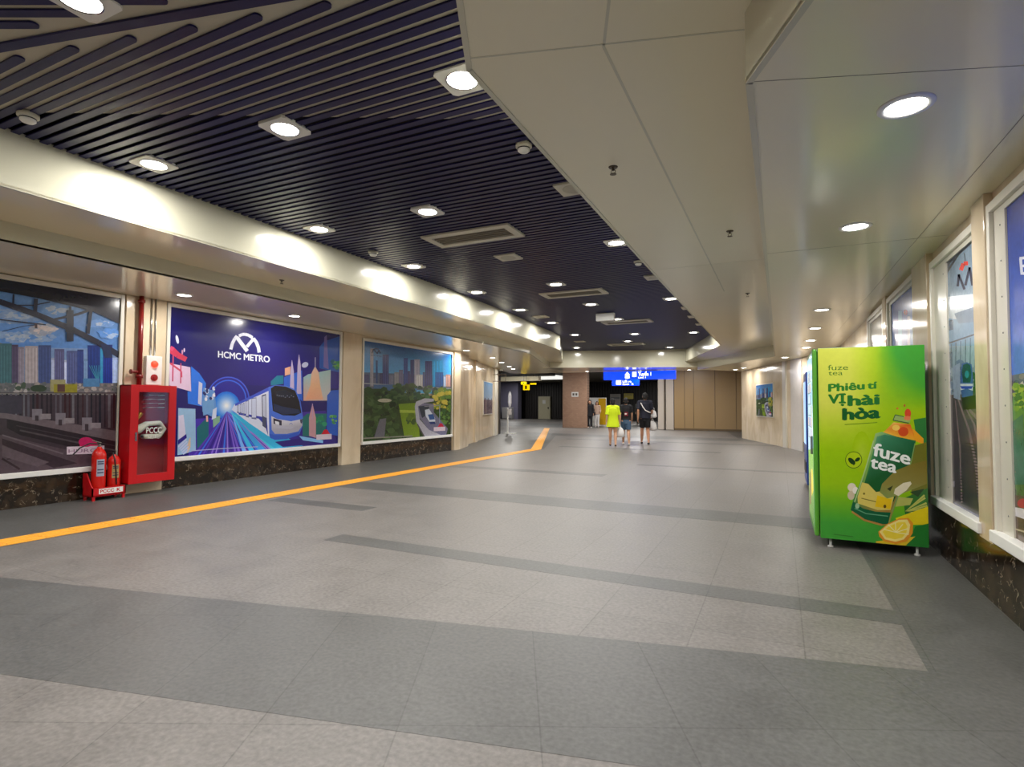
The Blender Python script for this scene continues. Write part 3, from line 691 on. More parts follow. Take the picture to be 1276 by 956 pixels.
def paint2(A):
    B = (30, 24, 128)
    sky(A, (28, 26, 104), (22, 14, 106), 1)
    A.uv([(0, 0), (1, 0), (1, .5), (0, .5)], [(26, 26, 100), (24, 26, 112), (34, 20, 132), (24, 18, 108)])
    A.Q(3.984, 190, 370)
    A.uv([(.1, .75), (.9, .7), (1, 1), (.1, 1)], [(70, 50, 180), (60, 40, 150), (40, 26, 120), (70, 44, 160)])
    # tunnel of light
    for i, (r_, c) in enumerate(((112, (60, 90, 220)), (106, (34, 26, 140)), (96, (50, 100, 230)), (90, (34, 34, 150)))): A.oval(368, 508, r_*.95, r_, c, n=40)
    A.glow(360, 540, 66, 70, (236, 240, 250), (20, 110, 225), steps=12)
    # floor streaks
    for i in range(26):
        x = 190+i*22; A.line([(362, 570), (x, 800)], [3, rnd.uniform(5, 14)], rnd.choice([(120, 90, 210), (90, 60, 190), (60, 110, 230), (54, 36, 140), (150, 120, 220)]))
    for x, w_, c in ((455, 18, (120, 180, 250)), (500, 26, (60, 190, 240)), (560, 36, (60, 160, 230)), (650, 40, (70, 200, 230))): A.line([(385, 575), (x, 790)], [4, w_], c)
    A.poly([(395, 575), (470, 600), (740, 740), (600, 752), (470, 660)], (50, 176, 226)); A.poly([(600, 720), (740, 700), (820, 730), (640, 745)], (44, 30, 120)); A.poly([(720, 690), (840, 712), (840, 726), (740, 712)], (130, 190, 240))
    # left tiles
    A.poly([(76, 330), (180, 350), (184, 470), (76, 440)], (226, 196, 226)); A.line([(84, 262), (118, 290), (160, 312)], [36, 28, 24], (206, 58, 90)); A.line([(80, 330), (135, 370), (136, 400)], 9, (206, 70, 100)); A.line([(95, 290), (92, 420)], 7, (196, 70, 110)); A.line([(133, 330), (132, 430)], 6, (196, 70, 110)); A.line([(80, 252), (96, 262)], 20, (214, 76, 120)); A.oval(115, 212, 7, 22, (220, 224, 250), -.2)
    A.oval(150, 265, 4, 10, (226, 200, 230)); A.oval(140, 275, 4, 12, (214, 150, 190))
    A.poly([(184, 345), (225, 380), (258, 430), (246, 545), (168, 530), (166, 470), (184, 470)], (40, 116, 232)); A.poly([(222, 420), (240, 430), (236, 540), (218, 530)], (200, 206, 236))
    A.poly([(120, 552), (205, 556), (207, 760), (150, 780), (116, 785)], (150, 190, 228)); A.poly([(122, 590), (146, 585), (158, 690), (122, 705)], (214, 212, 240)); A.poly([(118, 712), (160, 680), (162, 700), (118, 735)], (44, 34, 140))
    for k in range(5): A.line([(120+k*6, 745+k*9), (160+k*4, 705+k*12)], 7, (190, 200, 240)); A.line([(165, 740+k*8), (180, 700+k*10)], 5, (220, 190, 160))
    A.poly([(212, 650), (272, 590), (270, 690), (214, 755)], (24, 104, 116)); A.poly([(292, 600), (328, 590), (326, 620), (294, 650)], (130, 176, 150))
    A.poly([(245, 450), (300, 468), (310, 560), (296, 600), (240, 570), (238, 520)], (96, 146, 214)); 
    for i in range(12): A.oval(rnd.uniform(250, 300), rnd.uniform(450, 520), rnd.uniform(5, 13), rnd.uniform(4, 9), rnd.choice([(226, 228, 240), (200, 210, 236), (40, 50, 110)]), rnd.uniform(0, 3))
    A.poly([(240, 520), (296, 510), (300, 570), (244, 590)], (110, 160, 216)); A.line([(262, 590), (264, 620)], 9, (226, 170, 170)); A.poly([(292, 560), (312, 548), (308, 600), (286, 610)], (204, 214, 240))
    # right tiles
    A.poly([(822, 250), (845, 222), (922, 196), (920, 375), (822, 355)], (34, 84, 176)); A.poly([(846, 200), (858, 190), (868, 360), (842, 350)], (110, 100, 170)); A.blobs(880, 310, 918, 365, 12, 12, [(50, 130, 90), (90, 160, 70), (30, 90, 110)])
    A.poly([(742, 400), (765, 385), (878, 362), (876, 515), (742, 516)], [(150, 190, 200), (150, 190, 200), (160, 190, 190), (200, 190, 190), (214, 160, 140)]); A.poly([(782, 380), (800, 345), (818, 375), (826, 440), (840, 510), (752, 510), (776, 440)], [(224, 180, 160), (224, 190, 170), (224, 180, 160), (226, 176, 140), (226, 170, 140), (226, 160, 130), (226, 176, 140)]); A.line([(801, 300), (801, 350)], 3, (200, 190, 220))
    A.poly([(860, 490), (880, 465), (920, 462), (912, 690), (858, 680)], (40, 92, 200)); A.blobs(880, 590, 905, 630, 8, 10, [(60, 140, 90), (110, 180, 80)])
    A.poly([(738, 600), (760, 580), (858, 580), (850, 700), (738, 690)], (30, 110, 110)); A.blobs(800, 590, 850, 640, 8, 14, [(30, 130, 90), (40, 150, 110)]); A.poly([(770, 600), (787, 530), (804, 600), (804, 700), (770, 690)], (196, 150, 160)); A.line([(787, 530), (787, 610)], 4, (180, 150, 190))
    logo_strip(A, 806, 684, 76, 26, (200, 24, 50))
    A.poly([(650, 355), (678, 346), (676, 385), (650, 392)], (226, 170, 140)); A.poly([(580, 420), (610, 392), (642, 390), (642, 432), (580, 440)], (20, 120, 150)); A.poly([(645, 400), (735, 365), (738, 520), (645, 440)], (40, 96, 210))
    for x, y in ((685, 320), (720, 292)): A.poly([(x-7, y+50), (x-1, y-5), (x+1, y-5), (x+9, y+50), (x+12, y+190), (x-12, y+190)], (190, 176, 214))
    A.oval(750, 338, 17, 13, (190, 196, 230), -.5)
    # train
    A.poly([(385, 560), (400, 532), (566, 455), (600, 450), (600, 700), (566, 690), (470, 625)], [(200, 210, 240)]*2+[(216, 220, 240)]*5)
    A.poly([(400, 532), (566, 450), (580, 445), (580, 462), (404, 542)], (60, 84, 200)); A.poly([(420, 574), (560, 600), (566, 690), (552, 640), (520, 605), (420, 584)], (50, 60, 170))
    for x0, x1, y0, y1 in ((412, 420, 540, 575), (426, 434, 534, 578), (440, 448, 530, 584), (455, 470, 518, 596), (484, 508, 504, 605)): A.poly([(x0, y0), (x1, y0-5), (x1, y1+4), (x0, y1)], (96, 104, 150)); A.poly([(x0+2, y0+3), (x1-2, y0-1), (x1-2, y1-6), (x0+2, y1-6)], (196, 204, 232))
    A.poly([(534, 490), (556, 482), (558, 655), (538, 640)], (70, 76, 110)); A.poly([(538, 495), (553, 489), (555, 600), (541, 592)], (190, 196, 220))
    A.poly([(568, 448), (600, 438), (660, 442), (705, 462), (728, 520), (738, 590), (738, 640), (722, 682), (660, 706), (600, 708), (572, 690)], (70, 110, 214))
    A.poly([(580, 455), (600, 441), (655, 446), (700, 466), (722, 520), (732, 576), (700, 590), (640, 588), (590, 566)], (14, 20, 40)); A.poly([(592, 530), (640, 545), (720, 560), (728, 578), (640, 584), (594, 562)], (34, 48, 84)); A.poly([(600, 470), (650, 462), (690, 480), (700, 500), (610, 500)], (26, 34, 54))
    for k in range(9): A.oval(612+k*10, 490+rnd.uniform(-4, 10), 3, 2, (110, 120, 150))
    A.poly([(578, 572), (590, 572), (640, 596), (700, 600), (738, 585), (740, 604), (680, 618), (610, 606)], (70, 110, 220)); A.poly([(582, 592), (610, 606), (680, 618), (738, 606), (736, 640), (716, 668), (660, 680), (600, 680), (584, 660)], [(206, 206, 220)]*4+[(170, 168, 186)]*5)
    A.poly([(592, 602), (634, 614), (634, 640), (622, 640), (622, 622), (604, 618), (604, 632), (594, 630)], (50, 48, 70)); A.poly([(724, 610), (738, 606), (736, 628), (728, 628)], (70, 70, 96)); A.poly([(600, 616), (618, 620), (618, 634), (602, 630)], (226, 230, 240)); A.poly([(600, 636), (700, 644), (680, 656), (610, 652)], (180, 180, 200))
    A.line([(672, 634), (680, 626), (688, 634)], 3, (120, 130, 190)); A.poly([(572, 678), (600, 686), (670, 684), (722, 668), (718, 686), (660, 706), (600, 710), (576, 700)], (50, 90, 200))
    # emblem and name
    A.Q(9.558, 200, 380); W = (232, 236, 250)
    A.line([(818, 532), (836, 462), (866, 402), (893, 372)], 38, W); A.line([(888, 385), (1014, 552)], 44, W); A.line([(915, 372), (950, 355), (985, 352), (1030, 362), (1076, 392)], 36, W)
    A.line([(1010, 500), (1052, 450), (1094, 400)], 36, W); A.line([(1090, 400), (1124, 450), (1148, 510), (1156, 568)], [34, 38, 38, 38], W)
    A.Q(3.984, 190, 370); A.text('HCMC METRO', (318, 300), (574, 326), 31, W, .03)
    A.line([(184, 764), (350, 752), (515, 744)], 4, (170, 170, 220))
framed_left('deep blue picture with white metro emblem and a front view of a train', 5.35, 9.02, .47, 2.79, PQ2, paint2, FLATPRINT)

def park(A):
    """skyline over a green park with a viaduct and a train"""
    sky(A, (46, 92, 156), (106, 176, 224), .5); A.uv([(.4, .0), (1, 0), (1, .5), (.4, .5)], [(46, 92, 156), (44, 124, 204), (80, 186, 234), (106, 176, 224)])
    A.Q(6.825, 445, 420)
    A.poly([(30, 300), (790, 330), (790, 460), (30, 440)], (84, 96, 120))
    for x0, x1, y0, c in ((40, 90, 320, (70, 72, 104)), (100, 128, 100, (120, 120, 130)), (128, 150, 340, (84, 90, 110)), (148, 164, 200, (44, 60, 96)), (180, 215, 310, (60, 60, 90)), (205, 258, 150, (60, 66, 110)), (262, 300, 320, (96, 100, 120)), (305, 345, 300, (120, 122, 130)), (345, 380, 280, (90, 92, 120)), (385, 420, 180, (44, 60, 116)), (420, 440, 290, (50, 50, 90)), (442, 474, 195, (44, 50, 96)), (476, 524, 190, (130, 130, 150)), (490, 548, 320, (170, 172, 176)),
                          (548, 566, 300, (60, 70, 110)), (568, 628, 205, (46, 50, 104)), (630, 720, 195, (30, 140, 200)), (655, 722, 300, (30, 84, 150)), (725, 745, 330, (150, 170, 200)), (745, 785, 320, (180, 140, 130))):
        A.rect(x0, y0, x1, 425, c)
        for k in range(3): xx = x0+(x1-x0)*(k+.6)/3.3; A.rect(xx-2, y0+10, xx+2, 415, tuple(min(255, int(q*1.3)) for q in c))
    A.line([(50, 395), (790, 440)], 8, (150, 156, 160)); A.rect(130, 405, 430, 470, (70, 100, 140)); A.poly([(400, 430), (500, 430), (495, 520), (430, 510)], (80, 116, 170))
    A.poly([(20, 440), (180, 440), (500, 500), (790, 500), (790, 900), (20, 900)], (44, 66, 34))
    A.blobs(30, 450, 340, 860, 170, 34, [(38, 62, 30), (30, 50, 26), (54, 80, 40), (44, 70, 36), (66, 92, 52)]); A.blobs(290, 410, 470, 530, 60, 26, [(34, 60, 34), (48, 78, 40), (70, 96, 56)]); A.blobs(480, 420, 720, 520, 50, 22, [(50, 84, 56), (70, 110, 70), (44, 70, 60)])
    A.poly([(340, 570), (500, 560), (520, 850), (390, 850)], (110, 140, 30)); A.poly([(350, 620), (500, 625), (500, 645), (350, 645)], (160, 180, 70)); A.blobs(400, 660, 500, 740, 20, 22, [(54, 80, 34), (84, 110, 30)]); A.poly([(180, 700), (236, 690), (220, 850), (130, 860)], (100, 100, 110)); A.oval(222, 540, 60, 16, (170, 168, 150))
    A.blobs(640, 440, 780, 620, 60, 24, [(120, 140, 50), (170, 160, 60), (84, 120, 50), (190, 176, 70)]); A.blobs(660, 620, 780, 740, 36, 18, [(90, 130, 60), (50, 90, 50)])
    A.poly([(478, 590), (490, 550), (560, 522), (640, 525), (640, 548), (560, 560), (505, 590), (520, 700), (600, 790), (740, 850), (560, 850), (490, 720)], (170, 170, 186)); A.poly([(505, 590), (560, 562), (640, 570), (640, 640), (760, 780), (740, 850), (600, 790), (520, 690)], (110, 110, 140)); A.poly([(510, 590), (600, 580), (600, 650), (540, 690)], (40, 50, 76))
    A.line([(500, 740), (560, 850)], 10, (80, 76, 80)); A.line([(560, 590), (700, 580)], 6, (130, 130, 150)); A.line([(690, 590), (690, 730)], 5, (150, 160, 190))
    A.poly([(565, 620), (600, 612), (650, 690), (655, 735), (610, 735), (570, 670)], (200, 210, 230)); A.poly([(590, 660), (635, 655), (650, 700), (605, 705)], (40, 80, 150)); A.poly([(600, 722), (652, 720), (655, 740), (612, 742)], (30, 50, 110))
    logo_strip(A, 640, 768, 98, 34, (196, 30, 66))
    A.line([(40, 862), (460, 842)], 10, (130, 130, 120))
def paint3(A):
    park(A); A.Q(6.825, 445, 420)
    for P in ([(112, 140), (126, 105), (146, 98)], [(132, 108), (160, 145)], [(158, 140), (172, 112), (186, 140)], [(140, 98), (170, 104)]): A.line(P, 8, (34, 44, 80))
    A.text('HCMC METRO', (104, 160), (196, 172), 11, (34, 44, 80), .02)
framed_left('picture of a skyline above a green park with a curved railway viaduct', 9.77, 13.5, .46, 2.74, PQ3, paint3)

# right wall pictures
def framed_right(label, y0, y1, z0, z1, quad, paint, far=.1, near=.1, rivet=True, m=PHOTO):
    """y0 < y1; the artwork's left edge is the far one"""
    t = thing('framed_poster', label, 'poster', (1.28, (y0+y1)/2, z0))
    bm = NB(); X0, X1 = 1.258, 1.3
    box(bm, X0, X1, y0-near-.04, y0-near, z0-.02, z1+.10, bev=.004); box(bm, X0, X1, y1+far, y1+far+.05, z0-.02, z1+.10, bev=.004); box(bm, X0, X1, y0-near, y1+far, z1+.04, z1+.10, bev=.004)
    obj('frame', bm, FRAME, t, True)
    bm = NB(); box(bm, X0-.03, X1, y0-near-.04, y1+far+.05, z0-.075, z0, bev=.006); obj('sill', bm, mat('white sill', 0), t, True)
    bm = NB(); box(bm, 1.284, 1.3, y1, y1+far, z0, z1+.04); box(bm, 1.284, 1.3, y0-near, y0, z0, z1+.04); box(bm, 1.284, 1.3, y0, y1, z1, z1+.04); obj('inner_strip', bm, FRAMEC, t, True)
    if rivet:
        bm = NB()
        for k in range(9):
            z = z0+.12+(z1-z0-.2)*k/8
            ell(bm, (1.283, y1+min(far/2, .08), z), (.003, .006, .006), 8, 4)
        obj('rivets', bm, GREY, t, True)
    A = Art(quad, (1.2955, y1, z1), (0, y0-y1, 0), (0, 0, z0-z1), (-1, 0, 0)); paint(A); A.build('print', m, t)
    return t
def paintR1(A):
    sky(A, (30, 50, 150), (70, 120, 226), .66); A.uv([(0, .6), (1, .6), (1, .72), (0, .72)], [(90, 140, 226), (90, 140, 226), (150, 170, 200), (120, 140, 180)])
    A.Q(3.983, 1165, 240); W = (220, 226, 245)
    A.line([(425, 326), (470, 322)], 14, W); A.line([(430, 326), (436, 398)], 14, W); A.line([(430, 365), (470, 362)], 12, W); A.line([(430, 400), (480, 404)], 14, W)
    A.Q(3.414, 1165, 440)
    A.poly([(300, 100), (520, 60), (560, 160), (300, 170)], (84, 86, 120)); A.blobs(310, 90, 520, 140, 40, 14, [(150, 60, 60), (120, 110, 130), (60, 70, 110), (180, 170, 170)])
    A.poly([(300, 130), (345, 120), (330, 300), (322, 420), (300, 420)], (60, 50, 84)); A.poly([(335, 180), (600, 130), (700, 900), (320, 800)], [(90, 140, 70), (70, 120, 60), (80, 110, 50), (70, 84, 60)]); A.blobs(345, 130, 420, 240, 60, 16, [(110, 150, 60), (60, 110, 60), (150, 170, 70)]); A.poly([(325, 300), (380, 260), (390, 560), (325, 560)], (60, 110, 90))
    A.poly([(318, 600), (600, 640), (700, 1100), (318, 780)], (96, 76, 66)); A.oval(380, 640, 24, 20, (170, 30, 60)); A.poly([(338, 655), (420, 670), (420, 720), (338, 690)], (216, 214, 220)); A.poly([(345, 745), (430, 770), (430, 778), (345, 752)], (190, 180, 150))
framed_right('blue sky picture nearest on the right wall, cut off by the photo edge', 1.95, 4.43, .5, 2.55, [(1255.5, 259.4), (1767.1, -186.5), (1838.8, 988.5), (1267.9, 671.3)], paintR1, far=.2)
def paintR2(A):
    sky(A, (120, 140, 160), (140, 160, 176), .55)
    A.Q(3.983, 1165, 240)
    A.poly([(40, 520), (215, 500), (215, 620), (40, 640)], (180, 190, 200)); A.poly([(40, 620), (220, 640), (220, 760), (40, 760)], (120, 150, 178)); A.oval(150, 545, 80, 30, (200, 206, 212)); A.poly([(100, 600), (215, 560), (215, 640), (120, 650)], (110, 128, 150))
    A.poly([(45, 330), (215, 210), (215, 225), (80, 350), (45, 430)], (44, 50, 70)); A.line([(212, 225), (130, 290), (60, 400)], 10, (40, 46, 66))
    A.line([(117, 465), (122, 405), (150, 480)], 12, (50, 52, 78)); A.line([(155, 460), (176, 370), (190, 460)], 12, (50, 52, 78)); A.line([(132, 385), (146, 352), (168, 350)], 20, (206, 66, 60)); A.line([(150, 300), (155, 340)], 3, (60, 60, 80)); A.line([(190, 372), (214, 362)], 6, (60, 62, 90))
    A.line([(50, 755), (210, 700)], 8, (60, 76, 96))
    for k in range(7): A.line([(60+k*24, 760-k*8), (58+k*24, 960)], 4, (84, 100, 120))
    A.rect(48, 790, 90, 960, (90, 106, 126)); A.poly([(50, 640), (95, 630), (95, 680), (50, 690)], (80, 100, 124))
    A.Q(3.414, 1165, 440)
    A.poly([(40, 60), (200, 60), (200, 200), (40, 200)], (120, 136, 152)); A.blobs(50, 40, 120, 170, 30, 16, [(100, 120, 150), (150, 164, 180), (80, 96, 120)]); A.blobs(160, 80, 198, 180, 20, 16, [(40, 66, 46), (60, 84, 60)])
    A.poly([(40, 180), (200, 170), (205, 760), (40, 640)], [(70, 60, 72), (100, 88, 96), (56, 50, 62), (60, 54, 66)])
    for P, w_ in (([(100, 190), (150, 330), (180, 480), (196, 640)], [5, 9, 12, 16]), ([(112, 190), (170, 300), (200, 420)], [4, 8, 10]), ([(90, 200), (110, 400), (118, 640)], [4, 6, 8]), ([(150, 240), (196, 290)], [10, 14])): A.line(P, w_, (128, 112, 116))
    for k in range(24): y = 380+k*13; A.line([(118-k*.5, y), (185+k*.5, y+12)], 4, (38, 34, 46))
    A.line([(50, 620), (200, 700)], 8, (110, 110, 130)); A.line([(50, 636), (200, 716)], 4, (90, 90, 110)); A.rect(62, 545, 88, 570, (130, 126, 140))
    A.poly([(78, 60), (110, 40), (112, 200), (84, 190)], (140, 154, 180)); A.poly([(112, 80), (118, 45), (140, 38), (160, 48), (166, 100), (166, 180), (150, 196), (120, 190), (112, 150)], (60, 90, 150)); A.poly([(118, 80), (124, 50), (140, 44), (156, 52), (160, 90), (156, 125), (124, 125)], (16, 60, 76)); A.poly([(112, 130), (166, 130), (166, 160), (140, 150), (112, 158)], (190, 196, 214)); A.poly([(112, 140), (166, 140), (160, 152), (118, 152)], (40, 60, 170)); A.poly([(115, 190), (185, 175), (190, 235), (125, 242)], (34, 26, 36)); A.oval(140, 90, 9, 16, (40, 130, 140))
framed_right('tall picture of a train on railway tracks beside the green vending machine', 4.97, 5.8, .5, 2.53, [(1181.2, 327.1), (1220.7, 293.2), (1230.8, 650.7), (1188.9, 627.4)], paintR2, far=.40, near=.02)
def paintR3(A):
    sky(A, (70, 100, 180), (170, 200, 226), 1); A.Q(8.69, 1060, 330); A.oval(600, 515, 24, 30, (170, 60, 90)); A.rect(520, 500, 560, 1500, (120, 170, 220)); A.rect(620, 560, 650, 1500, (200, 200, 226)); A.blobs(500, 900, 700, 2000, 60, 60, [(110, 140, 130), (150, 160, 170), (70, 90, 80)])
framed_right('light blue picture on the right wall half hidden behind the vending machine', 7.1, 8.4, .5, 2.6, [(1111.4, 380.0), (1139.2, 354.8), (1145.0, 603.0), (1115.9, 586.9)], paintR3, far=.1)
def paintR3b(A): sky(A, (110, 104, 92), (80, 76, 70), 1); A.uv([(.2, .5), (.9, .4), (.9, 1), (.2, 1)], (70, 80, 84))
framed_right('dim grey framed panel farthest along the right wall above the vending machine', 9.0, 10.2, .5, 2.6, [(0, 0), (1, 0), (1, 1), (0, 1)], paintR3b, far=.08, rivet=False)
# picture on the angled end wall at right
def end_poster(name, label, P0, P1, z0, z1, nrm, paint, quad, m=PHOTO):
    P0 = Vector(P0); P1 = Vector(P1); d = P1-P0; n = Vector(nrm).normalized()
    t = thing(name, label, 'poster', ((P0.x+P1.x)/2, (P0.y+P1.y)/2, z0))
    bm = NB(); u_ = d.normalized(); e_ = .03
    prism(bm, [P0-u_*e_, P1+u_*e_, P1+u_*e_+n*.03, P0-u_*e_+n*.03], z0-e_, z1+e_); obj('frame', bm, FRAMEC, t, True)
    A = Art(quad, (P0.x+n.x*.032, P0.y+n.y*.032, z1), (d.x, d.y, 0), (0, 0, z0-z1), (n.x, n.y, 0)); paint(A); A.build('print', m, t)
end_poster('framed_poster', 'small park and viaduct picture on the angled marble wall at right', onR(4.55, .0), onR(2.65, .0), .95, 2.08, rn, park, [(451.2, 424.7), (561.1, 442.0), (560.1, 541.3), (449.2, 550.6)])
def paintP4(A):
    sky(A, (110, 160, 210), (160, 180, 200), .6); A.uv([(0, .55), (1, .55), (1, 1), (0, 1)], (110, 96, 104)); 
    for k in range(7): A.uv([(.08+k*.13, .5+.05*(k % 3)), (.16+k*.13, .5+.05*(k % 3)), (.16+k*.13, .98), (.08+k*.13, .98)], rnd.choice([(90, 70, 84), (150, 130, 130), (70, 60, 80)]))
end_poster('framed_poster', 'narrow upright city picture on the angled marble wall at left', onL(3.7), onL(5.7), .95, 2.2, wn_, paintP4, [(0, 0), (1, 0), (1, 1), (0, 1)])
t = thing('sign_bracket', 'thin projecting bracket frame high on the left angled wall', 'bracket', (*onL(5.9, .05), 2.3))
bm = NB(); p0 = Vector((*onL(5.9, .0), 2.3)); n3 = Vector((wn_.x, wn_.y, 0))
tube(bm, [p0, p0+n3*.55], .012, 8); tube(bm, [p0+Vector((0, 0, .28)), p0+n3*.55+Vector((0, 0, .28))], .012, 8); tube(bm, [p0+n3*.55, p0+n3*.55+Vector((0, 0, .28))], .012, 8)
obj('frame', bm, mat('bronze', (90, 72, 52), .4), t, True)
t = thing('security_camera', 'small dark dome camera at the top of the left wall corner', 'security camera', (*onL(6.9, .22), 2.86))
bm = NB(); lathe(bm, [(0, 0), (.07, 0), (.075, -.05), (.07, -.06), (0, -.06)], 20); obj('base', bm, WHITE, t, smooth=True)
bm = NB(); lathe(bm, [(.06, -.058), (.055, -.09), (.035, -.115), (0, -.125)], 20); obj('dome', bm, BLACK, t, smooth=True)

# ------------------------------------------------------------ fire point on the left
t = thing('red_pipe', 'vertical dark red fire pipe on the marble pilaster above the hose cabinet', 'pipe', (-8.36, 4.87, 1.563))
bm = NB(); tube(bm, [(0, 0, 0), (0, 0, 1.297)], .033, 16, caps=False); obj('pipe', bm, PIPER, t, smooth=True)
bm = NB(); lathe(bm, [(.034, .10), (.05, .10), (.05, .15), (.034, .15)], 16); obj('collar', bm, PIPER, t, smooth=True)
bm = NB(); lathe(bm, [(.034, 1.2), (.048, 1.2), (.048, 1.24), (.034, 1.24)], 16); obj('collar', bm, PIPER, t, smooth=True)
bm = NB(); tube(bm, [(0, 0, .19), (0, -.10, .19)], .02, 10); lathe(bm, [(0, 0), (.035, 0), (.035, .015), (0, .015)], 14, Matrix.Translation((0, -.11, .19)) @ Matrix.Rotation(PI/2, 4, 'X')); obj('valve', bm, PIPER, t, smooth=True)
for dy, lab in ((0, 'left thin chrome conduit running up from the alarm box'), (.06, 'right thin chrome conduit running up from the alarm box')):
    bm = NB(); tube(bm, [(0, 0, 0), (0, 0, .86)], .012, 12, caps=False); o = obj('conduit', bm, CHROME, smooth=True); o.location = (-8.405, 5.045+dy, 2.0); tag(o, lab, 'pipe', 'chrome conduits')
t = thing('fire_alarm_box', 'white fire alarm box with red strobe and red bell button above the hose cabinet', 'fire alarm', (-8.42, 5.075, 1.57))
bm = NB(); box(bm, 0, .07, -.115, .115, 0, .43, bev=.008); obj('body', bm, WHITE, t)
bm = NB(); lathe(bm, [(.05, 0), (.05, .015), (.035, .035), (0, .042)], 20, Matrix.Translation((.07, 0, .31)) @ Matrix.Rotation(PI/2, 4, 'Y')); obj('strobe', bm, mat('lit red strobe', (250, 50, 30), .3, emit=1.6), t, smooth=True)
bm = NB(); lathe(bm, [(.05, 0), (.05, .012), (.03, .016), (0, .016)], 20, Matrix.Translation((.07, 0, .11)) @ Matrix.Rotation(PI/2, 4, 'Y')); lathe(bm, [(.018, .015), (.018, .03), (0, .03)], 12, Matrix.Translation((.07, 0, .11)) @ Matrix.Rotation(PI/2, 4, 'Y')); obj('call_button', bm, mat('call point red', (150, 20, 24), .35), t)
# cabinet
t = thing('fire_hose_cabinet', 'tall red fire hose cabinet with a glazed door on the marble pilaster', 'fire hose cabinet', (-8.42, 4.97, .17))
Y0, Y1, H = -.325, .325, 1.39
bm = NB()
box(bm, 0, .02, Y0, Y1, 0, H); box(bm, 0, .25, Y0, Y0+.015, 0, H); box(bm, 0, .25, Y1-.015, Y1, 0, H); box(bm, 0, .25, Y0, Y1, 0, .015); box(bm, 0, .25, Y0, Y1, H-.015, H)
obj('body', bm, RED, t)
bm = NB(); dw = .02
box(bm, .25, .27, Y0, Y0+.11, 0, H, bev=.003); box(bm, .25, .27, Y1-.11, Y1, 0, H, bev=.003); box(bm, .25, .27, Y0+.11, Y1-.11, 0, .12, bev=.003); box(bm, .25, .27, Y0+.11, Y1-.11, H-.1, H, bev=.003)
door = obj('door', bm, RED, t)
bm = NB(); box(bm, .256, .262, Y0+.10, Y1-.10, .11, H-.09); 
G = bpy.data.materials.new('glass'); G.use_nodes = True; nt = G.node_tree; gb = nt.nodes['Principled BSDF']; gt_ = nt.nodes.new('ShaderNodeBsdfTransparent'); gg_ = nt.nodes.new('ShaderNodeBsdfGlossy'); gg_.inputs['Roughness'].default_value = .04; gm_ = nt.nodes.new('ShaderNodeMixShader'); gm_.inputs[0].default_value = .035; nt.links.new(gt_.outputs[0], gm_.inputs[1]); nt.links.new(gg_.outputs[0], gm_.inputs[2]); nt.links.new(gm_.outputs[0], nt.nodes['Material Output'].inputs[0])
obj('glass', bm, G, door)
bm = NB(); box(bm, .268, .285, Y0+.075, Y0+.09, .62, .70, bev=.003); box(bm, .268, .275, Y0+.068, Y0+.098, .60, .72); obj('handle', bm, CHROME, door)
bm = NB()
flat_text(bm, 'PCCC', (.264, -.1, .70), (0, 1, 0), (0, 0, 1), .22, .12, .02); flat_text(bm, 'NƯỚC', (.264, -.07, .62), (0, 1, 0), (0, 0, 1), .16, .05, .02)
obj('lettering', bm, WHITE, door)
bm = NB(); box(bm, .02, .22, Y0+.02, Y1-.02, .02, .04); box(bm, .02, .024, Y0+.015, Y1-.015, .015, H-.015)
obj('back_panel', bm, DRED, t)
t2 = thing('fire_hose', 'folded white canvas fire hose hanging inside the red cabinet', 'fire hose', (-8.26, 4.99, .84))
bm = NB()
for k in range(6): tube(bm, [(-.04+.012*k, -.17, .10-.02*(k % 3)), (-.04+.012*k, -.05, .16+.01*(k % 2)), (-.04+.012*k, .12, .16), (-.04+.012*k, .18, .08), (-.04+.012*k, .12, -.02+.006*k), (-.04+.012*k, -.08, -.04)], (.006, .03), 8, side=(1, 0, 0)) if False else tube(bm, [(-.04+.012*k, -.17, .10-.02*(k % 3)), (-.04+.012*k, -.05, .16), (-.04+.012*k, .12, .17), (-.04+.012*k, .19, .08), (-.04+.012*k, .12, -.02), (-.04+.012*k, -.08, -.02)], .034, 8)
obj('hose', bm, mat('canvas', (196, 200, 186), .8), t2, smooth=True)
bm = NB(); lathe(bm, [(.03, 0), (.03, .05), (.018, .08), (.012, .17), (.0, .17)], 14, Matrix.Translation((.02, -.15, .32)) @ Matrix.Rotation(2.6, 4, 'X')); obj('nozzle', bm, mat('brass', (170, 140, 70), .3, metal=.8), t2, smooth=True)
t2 = thing('hose_rack', 'white wire rack at the top inside the red hose cabinet', 'rack', (-8.3, 5.0, 1.2))
bm = NB()
for k in range(4): tube(bm, [(-.08, -.05, .03+.06*k), (.06, -.05, .04+.06*k), (.06, .17, .04+.06*k), (-.08, .17, .03+.06*k)], .005, 8)
obj('rail', bm, WHITE, t2)
# extinguishers in their red tray
t = thing('extinguisher_stand', 'red metal floor stand lettered PCCC holding two fire extinguishers', 'stand', (-8.3, 4.42, 0))
bm = NB(); Mx = Matrix.Identity(4)
box(bm, -.1, .13, -.21, .21, .055, .07); box(bm, .115, .13, -.21, .21, .06, .17); box(bm, -.1, -.085, -.21, .21, .06, .17); box(bm, -.1, .13, .195, .21, .06, .17)
prism(bm, [(-.1, .06), (.13, .06), (.13, .17), (.09, .20), (-.02, .36), (-.1, .36)], -.21, -.195, M=Matrix(((1, 0, 0, 0), (0, 0, 1, 0), (0, 1, 0, 0), (0, 0, 0, 1))))
obj('tray', bm, RED, t)
for sx in (-.09, .10):
    for sy in (-.2, .17): bm = NB(); box(bm, sx, sx+.025, sy, sy+.03, 0, .06); obj('foot', bm, RED, t)
bm = NB(); box(bm, .13, .132, -.13, .17, .085, .155); obj('name_plate', bm, WHITE, t)
